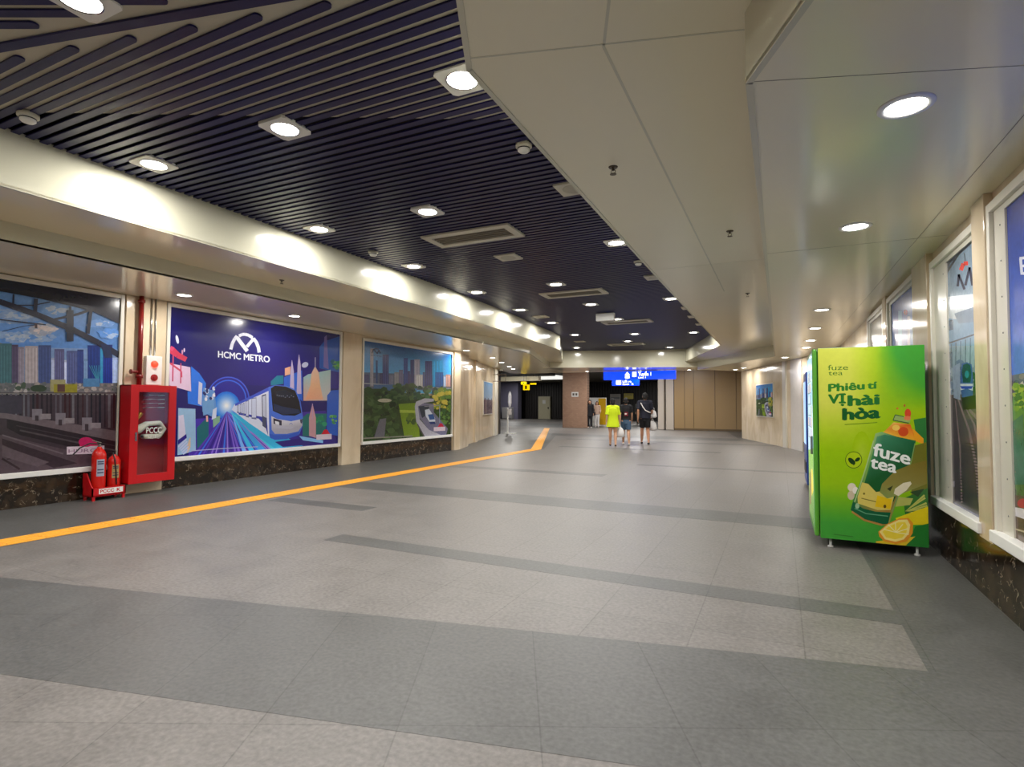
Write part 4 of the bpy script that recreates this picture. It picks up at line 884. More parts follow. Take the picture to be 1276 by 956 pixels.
bm = NB(); flat_text(bm, 'PCCC', (.1325, -.115, .10), (0, 1, 0), (0, 0, 1), .17, .06, .03); flat_text(bm, 'K', (.1325, .09, .10), (0, 1, 0), (0, 0, 1), .05, .06, .03); obj('lettering', bm, RED, t)
def extinguisher(x, y, h, r, label, hose, lcol):
    t = thing('fire_extinguisher', label, 'fire extinguisher', (x, y, .07), 0, None)
    bm = NB(); lathe(bm, [(0, 0), (r*.9, 0), (r, .015), (r, h*.78), (r*.93, h*.84), (r*.7, h*.9), (r*.35, h*.94), (r*.3, h*.97), (0, h*.97)], 24); obj('cylinder', bm, mat('extinguisher red', (206, 30, 22), .25), t, smooth=True)
    bm = NB(); lathe(bm, [(0, h*.95), (.018, h*.95), (.018, h*1.03), (0, h*1.03)], 12); box(bm, -.012, .012, -.075, .03, h*1.03, h*1.028); tube(bm, [(0, .02, h*1.05), (0, -.03, h*1.075), (0, -.085, h*1.10)], .007, 8); obj('valve', bm, BLACK if h < .58 else CHROME, t)
    bm = NB(); s0, s1 = -.75, .35; N = 10
    for k in range(N):
        a0 = s0+(s1-s0)*k/N; a1 = s0+(s1-s0)*(k+1)/N; q = []
        for a, z in ((a0, h*.38), (a1, h*.38), (a1, h*.72), (a0, h*.72)): q.append(bm.verts.new((math.cos(a)*(r+.001), math.sin(a)*(r+.001), z)))
        bm.faces.new(q)
    lab = obj('paper_label', bm, mat('label grey blue', (160, 166, 186), .5) if lcol else mat('label tan', (176, 150, 96), .5), t, smooth=True)
    bm = NB()
    for z in (.44, .50, .62, .66):
        q = []
        for k in range(6):
            a = s0+.12+(s1-s0-.24)*k/5; q.append((math.cos(a)*(r+.002), math.sin(a)*(r+.002)))
        for k in range(5):
            bm.faces.new([bm.verts.new((*q[k], h*z)), bm.verts.new((*q[k+1], h*z)), bm.verts.new((*q[k+1], h*(z+.025))), bm.verts.new((*q[k], h*(z+.025)))])
    obj('print', bm, mat('label ink', (50, 56, 90), .5), lab)
    bm = NB(); tube(bm, hose, .009, 8); obj('hose', bm, BLACK, t, smooth=True)
    return t
extinguisher(-8.27, 4.33, .66, .082, 'taller red fire extinguisher with a pale blue label, left in the stand', [(.0, -.02, .68), (.0, -.12, .69), (.02, -.24, .64), (.03, -.32, .56)], True)
extinguisher(-8.28, 4.525, .54, .078, 'shorter red fire extinguisher with a tan label, right in the stand', [(.0, -.02, .55), (.05, -.05, .56), (.085, -.04, .47), (.09, -.02, .3), (.088, -.01, .12)], False)

# ------------------------------------------------------------ vending machines
def machine(loc, side_paint, label, name_m, y_len=1.02):
    t = thing('vending_machine', label, 'vending machine', loc)
    return t
MX0, MX1, MY0, MY1, MZ0, MZ1 = .28, 1.15, 5.93, 6.98, .085, 1.85
t = thing('vending_machine', 'bright green vending machine with an iced tea bottle advert on its side', 'vending machine', (.75, 6.45, 0))
GRN = mat('green machine paint', (70, 150, 44), .3)
bm = NB(); box(bm, MX0+.045, MX1, MY0, MY1, MZ0, MZ1, bev=.006); obj('body', bm, GRN, t, True)
bm = NB(); box(bm, MX0, MX0+.04, MY0, MY1, MZ0+.01, MZ1-.005, bev=.015); dr = obj('door', bm, mat('door green', (86, 160, 50), .3), t, True)
def front_paint(A):
    sky(A, (150, 205, 235), (196, 226, 240), 1)
    A.uv([(0, .6), (1, .55), (1, 1), (0, 1)], [(110, 170, 50), (130, 190, 60), (70, 120, 30), (90, 140, 40)]); 
    for k in range(7): A.uv([(.1, .08+.07*k), (.75, .08+.07*k), (.75, .085+.07*k), (.1, .085+.07*k)], (90, 110, 120))
    for r_ in range(6):
        for c in range(7): A.uv([(.12+.09*c, .095+.07*r_), (.17+.09*c, .095+.07*r_), (.17+.09*c, .148+.07*r_), (.12+.09*c, .148+.07*r_)], rnd.choice([(200, 60, 40), (230, 180, 50), (70, 140, 60), (40, 80, 170), (230, 230, 230)]))
    A.uv([(.55, .7), (.8, .68), (.9, .8), (.6, .86)], (236, 190, 40)); A.uv([(.15, .75), (.4, .72), (.45, .92), (.2, .95)], (120, 70, 40)); A.uv([(.8, .3), (.95, .3), (.95, .5), (.8, .5)], (200, 190, 170))
DISP = print_mat('lit display', .15, .03); nt = DISP.node_tree; nt.nodes['Principled BSDF'].inputs['Emission Strength'].default_value = .55
nt.links.new([x for x in nt.nodes if x.type == 'ATTRIBUTE'][0].outputs['Color'], nt.nodes['Principled BSDF'].inputs['Emission Color'])
A = Art([(0, 0), (1, 0), (1, 1), (0, 1)], (MX0-.001, MY1-.04, MZ1-.05), (0, -(MY1-MY0-.08), 0), (0, 0, -(MZ1-MZ0-.14)), (-1, 0, 0)); front_paint(A)
pn = obj('front_panel', A.bm, DISP, dr, recalc=False)
bm = NB(); box(bm, MX0-.02, MX0, MY0+.07, MY0+.11, .85, 1.02, bev=.004); obj('coin_panel', bm, GREY, dr)
for x in (MX0+.13, MX1-.08):
    for y in (MY0+.04, MY1-.08):
        bm = NB(); lathe(bm, [(0, 0), (.026, 0), (.026, .012), (.011, .018), (.011, MZ0+.002), (0, MZ0+.002)], 14, cx=x, cy=y); obj('foot', bm, mat('zinc foot', (190, 190, 186), .5), t, True, smooth=True)
# side advert
A = Art([(1019.2, 432.9), (1154, 430.7), (1155.5, 682.6), (1024.5, 670.7)], (MX0+.05, MY0-.0015, MZ1-.004), (MX1-MX0-.054, 0, 0), (0, 0, MZ0+.004-MZ1), (0, -1, 0))
A.Q(3.184, 990, 410)
YG = (186, 204, 20); LG = (212, 222, 84); G1 = (70, 160, 44)
A.k += 2
NX, NY = 16, 24
def gcol(s, t_):
    def mixc(a, b, k): k = max(0, min(1, k)); return tuple(a[i]+(b[i]-a[i])*k for i in range(3))
    c = mixc((208, 214, 84), (158, 196, 8), (s-.3)/.35)
    c = mixc(c, (150, 196, 6), (t_-.3)/.25)
    c = mixc(c, (64, 160, 48), max(0, (s-.55)/.25)*max(0, 1-t_/.34)*1.4)
    c = mixc(c, (60, 158, 50), (t_-.72)/.2)
    return c
for i in range(NX):
    for j in range(NY):
        a, b, c, d = i/NX, (i+1)/NX, j/NY, (j+1)/NY
        A.face([(a, c), (b, c), (b, d), (a, d)], [lin(gcol(a, c)), lin(gcol(b, c)), lin(gcol(b, d)), lin(gcol(a, d))])
DG = (30, 96, 40)
A.text('fuze', (134, 163), (216, 163), 22, (70, 120, 40), .005); A.text('tea', (136, 184), (194, 184), 20, (70, 120, 40), .005)
A.Q(7.355, 1010, 430)
A.text('Phiêu', (172, 432), (500, 414), 70, (48, 128, 44), .045); A.text('tí', (535, 412), (618, 408), 66, (48, 128, 44), .045)
A.text('VỊ', (172, 545), (325, 542), 84, (40, 120, 44), .05); A.text('hài', (358, 568), (632, 556), 96, (36, 112, 44), .05)
A.text('hòa', (308, 700), (638, 682), 106, (22, 92, 40), .055)
A.line([(320, 744), (620, 728)], 7, (96, 140, 20))
A.Q(5.032, 1040, 500)
A.glow(175, 330, 60, 130, (172, 204, 44), (158, 196, 8), steps=12)
# leaves and fruit behind the bottle
A.poly([(500, 130), (620, 110), (620, 300), (520, 270)], (44, 120, 56)); A.poly([(470, 200), (500, 190), (560, 250), (560, 285), (500, 262)], (232, 160, 30))
A.poly([(480, 300), (620, 260), (620, 560), (480, 600)], (110, 112, 34)); A.poly([(430, 620), (620, 540), (620, 700), (440, 720)], (50, 110, 44))
for k in range(9): A.line([(440, 700), (560+k*4, 600+k*16)], [3, 12], rnd.choice([(30, 90, 40), (180, 186, 90), (60, 120, 50)]))
A.poly([(380, 740), (590, 665), (590, 780), (400, 780)], (226, 206, 26)); A.poly([(500, 790), (590, 770), (590, 920), (440, 915)], (36, 120, 44)); A.poly([(260, 880), (500, 850), (440, 905), (260, 895)], (220, 190, 40))
A.oval(112, 550, 26, 26, (224, 214, 190)); A.oval(108, 600, 22, 28, (206, 190, 160)); A.oval(135, 570, 18, 22, (238, 232, 220))
# bottle: neck, tea, label
A.poly([(372, 130), (384, 96), (480, 120), (476, 150)], (150, 176, 100)); A.line([(372, 132), (386, 98), (440, 110)], 5, (50, 90, 50)); A.line([(372, 132), (470, 152)], 6, (60, 90, 50))
A.poly([(330, 190), (375, 145), (480, 160), (500, 220), (505, 270), (300, 215)], [(226, 150, 50), (236, 190, 90), (226, 90, 30), (220, 110, 30), (240, 180, 40), (236, 190, 70)]); A.oval(435, 205, 32, 30, (206, 74, 30)); A.oval(465, 90, 20, 30, (214, 70, 40)); A.oval(462, 120, 22, 14, (226, 120, 80)); A.oval(390, 180, 24, 18, (242, 200, 90)); A.oval(400, 58, 7, 7, (196, 110, 40)); A.oval(445, 40, 6, 9, (180, 90, 40))
A.poly([(262, 215), (300, 205), (400, 238), (512, 262), (500, 330), (340, 778), (300, 785), (180, 750), (104, 690), (120, 630), (200, 430)], [(150, 186, 120), (130, 176, 110), (30, 104, 70), (30, 110, 60), (20, 90, 50), (150, 150, 70), (170, 120, 50), (170, 110, 50), (30, 110, 60), (60, 140, 60), (120, 170, 80)])
A.poly([(270, 235), (320, 222), (505, 270), (488, 350), (370, 640), (180, 560), (215, 440)], [(90, 150, 110), (60, 130, 96), (20, 96, 60), (18, 92, 48), (14, 86, 40), (20, 90, 36), (50, 130, 60)])
A.poly([(176, 520), (215, 530), (262, 580), (300, 575), (372, 610), (350, 690), (270, 690), (150, 650), (148, 610)], (214, 196, 96)); A.poly([(270, 600), (360, 625), (350, 685), (255, 670)], (226, 190, 20)); A.line([(172, 618), (262, 640)], 5, (120, 110, 40)); A.oval(316, 668, 9, 11, (90, 70, 20)); A.oval(188, 590, 7, 7, (120, 110, 40))
A.poly([(120, 640), (180, 680), (260, 700), (352, 705), (335, 775), (290, 778), (180, 745), (108, 690)], (14, 92, 54)); A.line([(130, 680), (200, 712), (335, 728)], 6, (90, 160, 120)); A.line([(112, 700), (190, 752), (300, 782)], 12, (170, 130, 60)); A.oval(146, 665, 13, 17, (150, 190, 150)); A.line([(130, 640), (200, 430), (250, 260)], 7, (170, 200, 130)); A.line([(360, 700), (480, 400), (506, 280)], 6, (120, 160, 90))
A.poly([(285, 580), (300, 530), (380, 450), (480, 410), (600, 380), (600, 520), (500, 560), (400, 600), (330, 620)], [(130, 140, 70), (136, 130, 60), (130, 122, 50), (124, 112, 40), (120, 104, 36), (126, 116, 44), (150, 146, 80), (140, 150, 80), (130, 150, 80)])
A.poly([(372, 590), (380, 560), (430, 525), (475, 516), (482, 530), (450, 570), (400, 605)], (222, 214, 184)); A.poly([(330, 560), (368, 540), (350, 575)], (50, 60, 30)); A.poly([(400, 610), (490, 620), (470, 660), (380, 670)], (176, 180, 90)); A.poly([(470, 580), (560, 560), (520, 610)], (40, 70, 34))
A.text('fuze', (246, 352), (470, 412), 80, (240, 244, 240), .03, up=(.12, -.99)); A.text('tea', (228, 428), (385, 462), 74, (240, 244, 240), .03, up=(.12, -.99))
# leaf badge
A.oval(124, 380, 53, 53, (50, 90, 20), n=32); A.oval(124, 380, 49, 49, (176, 206, 20), n=32); A.oval(112, 388, 28, 15, (24, 60, 20), .75); A.oval(148, 378, 18, 11, (24, 60, 20), -.6); A.line([(124, 415), (134, 384)], 4, (24, 60, 20))
# lemon
A.poly([(275, 822), (330, 775), (400, 742), (460, 738), (488, 770), (484, 830), (450, 880), (380, 896), (310, 880), (280, 850)], (226, 150, 40)); A.poly([(282, 822), (330, 782), (400, 750), (452, 748), (470, 780), (462, 830), (430, 868), (380, 882), (315, 868)], (246, 226, 130)); A.poly([(300, 822), (340, 790), (400, 764), (440, 764), (452, 790), (445, 830), (420, 858), (375, 868), (322, 856)], (240, 214, 60))
for a in (0, .6, 1.2, 1.8, 2.4, 3.0): A.line([(382, 826), (382+80*math.cos(a-2.8), 826+60*math.sin(a-2.8))], 5, (248, 236, 170))
A.line([(0, 838), (120, 852)], 4, (50, 120, 40))
A.build('side_advert', FLATPRINT, t)
# second, dark machine behind it
t = thing('vending_machine', 'narrow dark navy vending machine standing behind the green one', 'vending machine', (.8, 10.3, 0))
bm = NB(); box(bm, .42, 1.13, 9.85, 10.75, .06, 1.86, bev=.01); obj('body', bm, mat('navy machine', (20, 24, 52), .3), t, True)
bm = NB(); box(bm, .37, .415, 9.86, 10.74, .07, 1.85, bev=.012); d2 = obj('door', bm, mat('blue door', (40, 70, 150), .3), t, True)
bm = NB(); box(bm, .364, .372, 9.95, 10.6, .7, 1.7); obj('display', bm, mat('cool display', (150, 190, 240), .2, emit=.7), d2)
bm = NB(); box(bm, .36, .372, 9.95, 10.6, .25, .42); obj('hatch', bm, BLACK, d2)
for x in (.50, 1.06):
    for y in (9.93, 10.67): bm = NB(); lathe(bm, [(0, 0), (.022, 0), (.022, .06), (0, .062)], 12, cx=x, cy=y); obj('foot', bm, BLACK, t, True)

# ------------------------------------------------------------ signs
SB = mat('lit blue sign', (0, 60, 255), .3, emit=.9, ecol=(0, 60, 255)); SWH = mat('lit white legend', (255, 255, 255), .3, emit=1.2)
def hanging(bm_pts): pass
t = thing('hanging_direction_sign', 'wide lit blue direction sign with white arrow hanging behind the beam', 'sign', (-5.25, 24.9, 2.4))
SX0, SX1, SY, SZ0, SZ1 = -7.3, -4.05, 24.78, 2.46, 2.9
SZ1 = 2.855; SY = 24.0
S0 = Vector((-7.05, 24.0)); S1 = Vector((-3.93, 24.0))
# keep the soffit clear above: the sign hangs from two rods
bm = NB(); box(bm, S0.x, S1.x, 23.94, 24.04, 2.44, 2.80, bev=.01); cab = obj('sign_case', bm, SB, t, True)
t.location = (-5.5, 24.0, 2.44)
for c in (cab,): c.location = -t.location
bm = NB()
yy = 23.936
def R_(x0, x1, z0, z1): 
    bm.faces.new([bm.verts.new((x, yy, z)) for x, z in ((x0, z0), (x1, z0), (x1, z1), (x0, z1))])
ax = -5.98
R_(ax-.03, ax+.03, 2.48, 2.72); bm.faces.new([bm.verts.new((x, yy, z)) for x, z in ((ax-.12, 2.64), (ax+.12, 2.64), (ax, 2.78))]); R_(ax-.10, ax-.04, 2.5, 2.6); R_(ax+.04, ax+.1, 2.5, 2.6)
R_(-5.76, -5.58, 2.56, 2.77)
flat_text(bm, 'Tuyến 1', (-5.5, yy, 2.6), (1, 0, 0), (0, 0, 1), .55, .21, .02); flat_text(bm, 'Line 1', (-5.5, yy, 2.49), (1, 0, 0), (0, 0, 1), .32, .10, .02)
o = obj('legend', bm, SWH, cab)
for x in (-6.4, -4.6):
    bm = NB(); tube(bm, [(x, 23.99, 2.79), (x, 23.99, 2.88)], .012, 8, caps=False); obj('rod', bm, GREY, t, True)
t = thing('hanging_direction_sign', 'smaller lit blue sign with white panel below the wide blue sign', 'sign', (-6.1, 25.2, 2.2))
bm = NB(); box(bm, -6.95, -5.7, 24.95, 25.05, 2.22, 2.5, bev=.01); cab = obj('sign_case', bm, SB, t, True)
bm = NB(); yy = 24.946
R_(-6.75, -6.52, 2.26, 2.46)
flat_text(bm, 'Lối ra', (-6.45, yy, 2.36), (1, 0, 0), (0, 0, 1), .4, .13, .02); flat_text(bm, 'Exit  2', (-6.45, yy, 2.25), (1, 0, 0), (0, 0, 1), .5, .10, .02); obj('legend', bm, SWH, cab)
for x in (-6.8, -5.85):
    bm = NB(); tube(bm, [(x, 25.0, 2.49), (x, 25.0, 3.0)], .012, 8, caps=False); obj('rod', bm, GREY, t, True)
SY_ = mat('lit yellow sign', (255, 214, 0), .3, emit=.6)
for (x, y, z0, z1, w_, lab) in ((-11.75, 26, 2.08, 2.36, .34, 'lit yellow square sign hanging lowest in the far left opening'), (-13.35, 29.2, 2.50, 2.66, .34, 'upper lit yellow sign in the far left opening'), (-14.2, 32.5, 2.62, 2.72, .4, 'small yellow sign right under the far ceiling at left')):
    t = thing('hanging_yellow_sign', lab, 'sign', (x, y, z0))
    bm = NB(); box(bm, -w_/2, w_/2, -.04, .04, 0, z1-z0, bev=.01); obj('panel', bm, SY_, t)
    bm = NB(); 
    box(bm, -.05, .05, -.045, -.041, .05, z1-z0-.05); obj('symbol', bm, BLACK, t)
    bm = NB(); tube(bm, [(0, 0, z1-z0), (0, 0, 3.45-z0)], .012, 8, caps=False); obj('rod', bm, GREY, t)
t = thing('wall_notice', 'small white notice plate on the brown brick pillar', 'notice', (-10.82, 30.89, 1.95))
bm = NB(); box(bm, -.21, .21, -.012, .0, -.14, .14, bev=.003); obj('plate', bm, WHITE, t)
bm = NB(); box(bm, -.15, -.03, -.014, -.0125, -.07, .07); box(bm, .03, .15, -.014, -.0125, -.07, .07); obj('pictogram', bm, mat('notice ink', (90, 80, 74), .5), t)
# adverts and doors of the far hall
t = thing('advertising_panel', 'white and yellow advertising panel behind the person in black', 'advertisement', (-10.25, 33.9, 0))
bm = NB(); box(bm, -.65, .45, -.05, .05, .0, 1.8, bev=.01); bd = obj('board', bm, WHITE, t)
bm = NB(); box(bm, -.05, .43, -.056, -.051, .1, 1.75); obj('yellow_sheet', bm, mat('yellow sheet', (226, 176, 20), .4), bd)
for x, z0, z1, w_, c, lab in ((-13.3, .9, 2.35, .95, (170, 165, 160), 'pale upright panel on the dark far wall'), (-12.1, 1.9, 2.4, .85, (206, 190, 90), 'pale yellow panel on the dark far wall')):
    t = thing('wall_panel', lab, 'panel', (x, 48.9, z0))
    bm = NB(); box(bm, -w_/2, w_/2, -.05, .05, 0, z1-z0, bev=.01); obj('board', bm, mat('panel %d' % c[0], c, .4), t)
    bm = NB(); box(bm, -w_/2+.08, w_/2-.08, -.056, -.051, (z1-z0)*.7, (z1-z0)*.8); obj('stripe', bm, GREY, t)
bm = NB(); box(bm, -20.75, -19.55, 48.7, 49.0, 0, 2.15, bev=.01); dd = struct('door_1', bm, mat('cream door', (190, 184, 156), .4))
bm = NB(); box(bm, -20.3, -20.0, 48.68, 48.7, 1.45, 1.8); obj('door_notice', bm, WHITE, dd)
bm = NB(); box(bm, -19.75, -19.68, 48.66, 48.7, .95, 1.15); obj('door_handle', bm, CHROME, dd)
t = thing('steel_cabinet', 'low grey metal cabinet against the blue grey pier far left', 'cabinet', (-22.9, 46.5, 0))
bm = NB(); box(bm, -.5, .5, -.25, .25, .05, 1.1, bev=.01); obj('body', bm, mat('cabinet grey', (150, 148, 150), .4), t)
bm = NB(); box(bm, -.46, -.02, -.265, -.25, .1, 1.05, bev=.004); obj('door', bm, mat('cabinet grey', 0), t)
bm = NB(); box(bm, .02, .46, -.265, -.25, .1, 1.05, bev=.004); obj('door', bm, mat('cabinet grey', 0), t)
bm = NB(); box(bm, -.48, .48, -.23, .23, 0, .05); obj('plinth', bm, BLACK, t)
t = thing('white_post_stand', 'slim white stand with oval head beside the left marble corner', 'stand', (-11.15, 22.7, 0))
bm = NB(); box(bm, -.2, .32, -.18, .18, 0, .025, bev=.006); prism(bm, [(-.15, -.05), (.06, -.05), (.02, .05), (-.10, .05)], .02, .06); obj('base', bm, WHITE, t)
bm = NB(); box(bm, -.06, .0, -.02, .02, .02, 1.2, bev=.005); obj('pole', bm, WHITE, t)
bm = NB(); box(bm, -.02, .14, -.06, .06, .86, 1.12, bev=.015); obj('dispenser', bm, mat('pale grey plastic', (200, 196, 196), .4), t)
bm = NB(); Mo = Matrix(((.07, 0, 0, .07), (0, .13, 0, 0), (0, 0, .40, 1.55), (0, 0, 0, 1))); lathe(bm, [(0, -1), (.7, -.72), (.98, -.3), (1, 0), (.95, .45), (.66, .8), (0, 1)], 24, Mo); obj('head_panel', bm, mat('head panel', (214, 216, 226), .35), t, smooth=True)
t = thing('track_rail', 'dark diagonal lighting rail under the far left ceiling', 'rail', (-13.2, 27, 2.9))
bm = NB(); tube(bm, [(-1.2, -1.6, .25), (1.2, 3.6, .25)], .06, 8); obj('rail', bm, BLACK, t)
for s_ in (-1.0, 1.0): bm = NB(); tube(bm, [(s_, 1+s_*2.17, .25), (s_, 1+s_*2.17, .56)], .015, 8, caps=False); obj('rod', bm, BLACK, t)
#PEOPLE
# ------------------------------------------------------------ people
def person(label, loc, face_deg, H, skin, top, bottom, hair, shoes, male=False, long_hair=False, step=.5, sleeves=.5, legs='shorts', hem=.0, arms=(0, 0), bulk=1.0, group=None, cover=False, print_col=None):
    """face_deg: heading, 0 = +Y.  Figure faces local +Y."""
    t = thing('person', label, 'person', loc, math.radians(face_deg), group)
    h = H; V3 = lambda x, y, z: Vector((x*h, y*h, z*h))
    sw = .108 if male else .096
    st = .085*step*2
    hipL, hipR = V3(-.048, 0, .505), V3(.048, 0, .505)
    # left leg forward, right leg behind
    kL, aL = V3(-.052, .035*step*2+.012, .285), V3(-.052, st, .048); kR, aR = V3(.052, .012, .280), V3(.054, -st*.9, .055)
    shL, shR = V3(-sw, 0, .815), V3(sw, 0, .815)
    def arm(s, sh, sw_, bend):
        el = sh+V3(s*.028, -.012+sw_*.5, -.165); wr = el+V3(s*.004, .03+sw_*.6+bend*.11, -.145+bend*.07); return el, wr
    eL, wL = arm(-1, shL, -.04*step*2, arms[0]); eR, wR = arm(1, shR, .05*step*2, arms[1])
    bm = NB(); r = lambda *a: [x*h for x in a]
    # torso, hips
    tube(bm, [V3(0, 0, .50), V3(0, .004, .57), V3(0, .004, .63), V3(0, 0, .72), V3(0, -.004, .79), V3(0, -.004, .825)],
         [(.082*h*bulk, .062*h), (.080*h*bulk, .060*h), (.070*h*bulk, .054*h), (.084*h*bulk, .060*h), (.088*h, .054*h), (.05*h, .04*h)], 16, side=(1, 0, 0))
    tube(bm, [shL+V3(.02, 0, 0), V3(0, -.004, .822), shR+V3(-.02, 0, 0)], r(.033, .04, .033), 12)
    tube(bm, [V3(0, -.006, .82), V3(0, .004, .875)], r(.034, .030), 12)
    ell(bm, V3(0, .012, .932), (.047*h, .056*h, .068*h)); ell(bm, V3(0, .035, .898), (.030*h, .028*h, .026*h), 10, 6)
    tube(bm, [V3(0, .064, .94), V3(0, .076, .922)], r(.006, .010), 8)              # nose
    for s in (-1, 1): ell(bm, V3(s*.048, .008, .93), (.007*h, .014*h, .019*h), 8, 6)   # ears
    for hp, k, a in ((hipL, kL, aL), (hipR, kR, aR)):
        tube(bm, [hp, hp.lerp(k, .5), k, k.lerp(a, .35)+V3(0, -.008, 0), a], r(.054*bulk, .046*bulk, .032, .034, .020), 12)
        tube(bm, [a+V3(0, -.02, -.02), a+V3(0, .045, -.03), a+V3(0, .085, -.05)], r(.020, .018, .014), 10)
    for s, sh, el, wr in ((-1, shL, eL, wL), (1, shR, eR, wR)):
        tube(bm, [sh, sh.lerp(el, .5), el, el.lerp(wr, .35), wr], r(.031, .027, .021, .021, .0145), 12)
        d = (wr-el).normalized(); fw = Vector((0, 1, 0)); fw = (fw-d*fw.dot(d)).normalized(); nrm = d.cross(fw)
        pc = wr+d*.024*h
        tube(bm, [wr, pc, wr+d*.045*h], [(.014*h, .010*h), (.021*h, .0095*h), (.021*h, .008*h)], 12, side=fw)
        for q, L in ((-.0165, .030), (-.0055, .036), (.0055, .038), (.0165, .05)):
            b0 = wr+d*.045*h+fw*q*h; curl = -s*nrm if nrm.x*s > 0 else s*nrm
            inn = Vector((-s, 0, 0)); tube(bm, [b0, b0+d*L*.5*h+inn*.003*h, b0+d*L*.9*h+inn*.012*h], r(.0052, .0048, .0042), 8)
        tb = wr+d*.014*h+fw*.015*h; tube(bm, [tb, tb+(d*.5+fw*.8)*.018*h, tb+(d*.9+fw*.7)*.032*h], r(.0062, .0055, .0045), 8)
    body = obj('body', bm, skin, t); remesh(body, .0062*h/1.65*1.3, 2)
    # eyes and mouth
    for s in (-1, 1): bm = NB(); ell(bm, V3(s*.018, .061, .937), (.0062*h, .004*h, .0042*h), 8, 6); obj('eye', bm, BLACK, t)
    bm = NB(); ell(bm, V3(0, .0655, .902), (.013*h, .004*h, .003*h), 10, 6); obj('mouth', bm, mat('lips', (150, 80, 76), .5), t)
    # hair
    bm = NB(); ell(bm, V3(0, .002, .946), (.054*h, .060*h, .062*h), 20, 12)
    bmesh.ops.bisect_plane(bm, geom=bm.verts[:]+bm.edges[:]+bm.faces[:], plane_co=V3(0, .045, .955), plane_no=Vector((0, .78, -.62)), clear_outer=True)
    bmesh.ops.holes_fill(bm, edges=[e_ for e_ in bm.edges if e_.is_boundary])
    ell(bm, V3(0, -.020, .915), (.050*h, .040*h, .052*h), 16, 10)
    if long_hair: tube(bm, [V3(0, -.030, .95), V3(0, -.052, .88), V3(0, -.055, .80), V3(0, -.05, .745)], [(.046*h, .028*h), (.048*h, .024*h), (.040*h, .018*h), (.02*h, .010*h)], 14, side=(1, 0, 0))
    if cover:
        for s in (-1, 1): tube(bm, [V3(s*.045, .0, .95), V3(s*.052, .0, .88), V3(s*.05, .01, .80)], r(.02, .02, .014), 10)
    ho = obj('hair', bm, hair, t); remesh(ho, .008*h/1.65, 2)
    # top
    c = .011
    bm = NB(); z0 = .50-hem
    tube(bm, [V3(0, .0, z0), V3(0, .003, .57), V3(0, .003, .64), V3(0, 0, .72), V3(0, -.004, .79), V3(0, -.004, .832)],
         [((.098+c+.12*max(0, hem))*h*bulk, (.074+c+.12*max(0, hem))*h), ((.086+c)*h*bulk, (.063+c)*h), ((.080+c)*h*bulk, (.060+c)*h), ((.088+c)*h*bulk, (.063+c)*h), ((.090+c)*h, (.054+c)*h), (.048*h, .042*h)], 18, caps=False, side=(1, 0, 0))
    tube(bm, [shL+V3(.015, 0, -.002), V3(0, -.004, .822), shR+V3(-.015, 0, -.002)], r(.034+c, .036+c, .034+c), 12)
    for sh in (shL, shR): ell(bm, sh+V3(0, 0, -.004), (.047*h, .047*h, .044*h), 12, 8)
    for sh, el, wr in ((shL, eL, wL), (shR, eR, wR)):
        if sleeves <= 1: P = [sh, sh.lerp(el, sleeves*.5), sh.lerp(el, sleeves)]; R_s = r(.031+c, .032+c, .031+c)
        else: P = [sh, el, el.lerp(wr, .9)]; R_s = r(.031+c, .023+c, .016+c)
        tube(bm, P, R_s, 12, caps=False)
    top_o = obj('top', bm, top, t); remesh(top_o, .0085*h/1.65, 3)
    if print_col:
        bm = NB(); box(bm, -.036*h, .04*h, -.0805*h, -.076*h, .615*h, .70*h, bev=.003); obj('back_print', bm, print_col[0], top_o)
        bm = NB(); ell(bm, V3(-.01, -.0805, .66), (.026*h, .003*h, .016*h), 10, 6); obj('back_emblem', bm, print_col[1], top_o)
    # bottom
    if legs:
        bm = NB()
        tube(bm, [V3(0, 0, .585), V3(0, 0, .50)], [(.084*h*bulk, .064*h), (.094*h*bulk, .070*h)], 16, side=(1, 0, 0))
        for hp, k, a in ((hipL, kL, aL), (hipR, kR, aR)):
            if legs == 'shorts' : tube(bm, [hp, hp.lerp(k, .45), hp.lerp(k, .80)], r(.061*bulk, .058*bulk, .054*bulk), 14, caps=False)
            elif legs == 'short_shorts': tube(bm, [hp, hp.lerp(k, .25), hp.lerp(k, .5)], r(.052*bulk, .052*bulk, .052*bulk), 14, caps=False)
            else: tube(bm, [hp, hp.lerp(k, .5), k, k.lerp(a, .5), a+V3(0, 0, .0)], r(.062, .054, .044, .040, .05), 14, caps=False)
        bo = obj('shorts' if 'short' in legs else 'trousers', bm, bottom, t); remesh(bo, .0085*h/1.65, 3)
    for a in (aL, aR):
        bm = NB(); zb = -a.z+.0*h
        tube(bm, [Vector((a.x, a.y-.028*h, .020*h+max(0, a.z-.05*h))), Vector((a.x, a.y+.04*h, .019*h)), Vector((a.x, a.y+.085*h, .016*h))], [(.022*h, .019*h), (.026*h, .018*h), (.022*h, .014*h)], 12, side=(1, 0, 0))
        so = obj('shoe', bm, shoes, t, smooth=True)
    return t, dict(wL=wL, wR=wR, h=h)
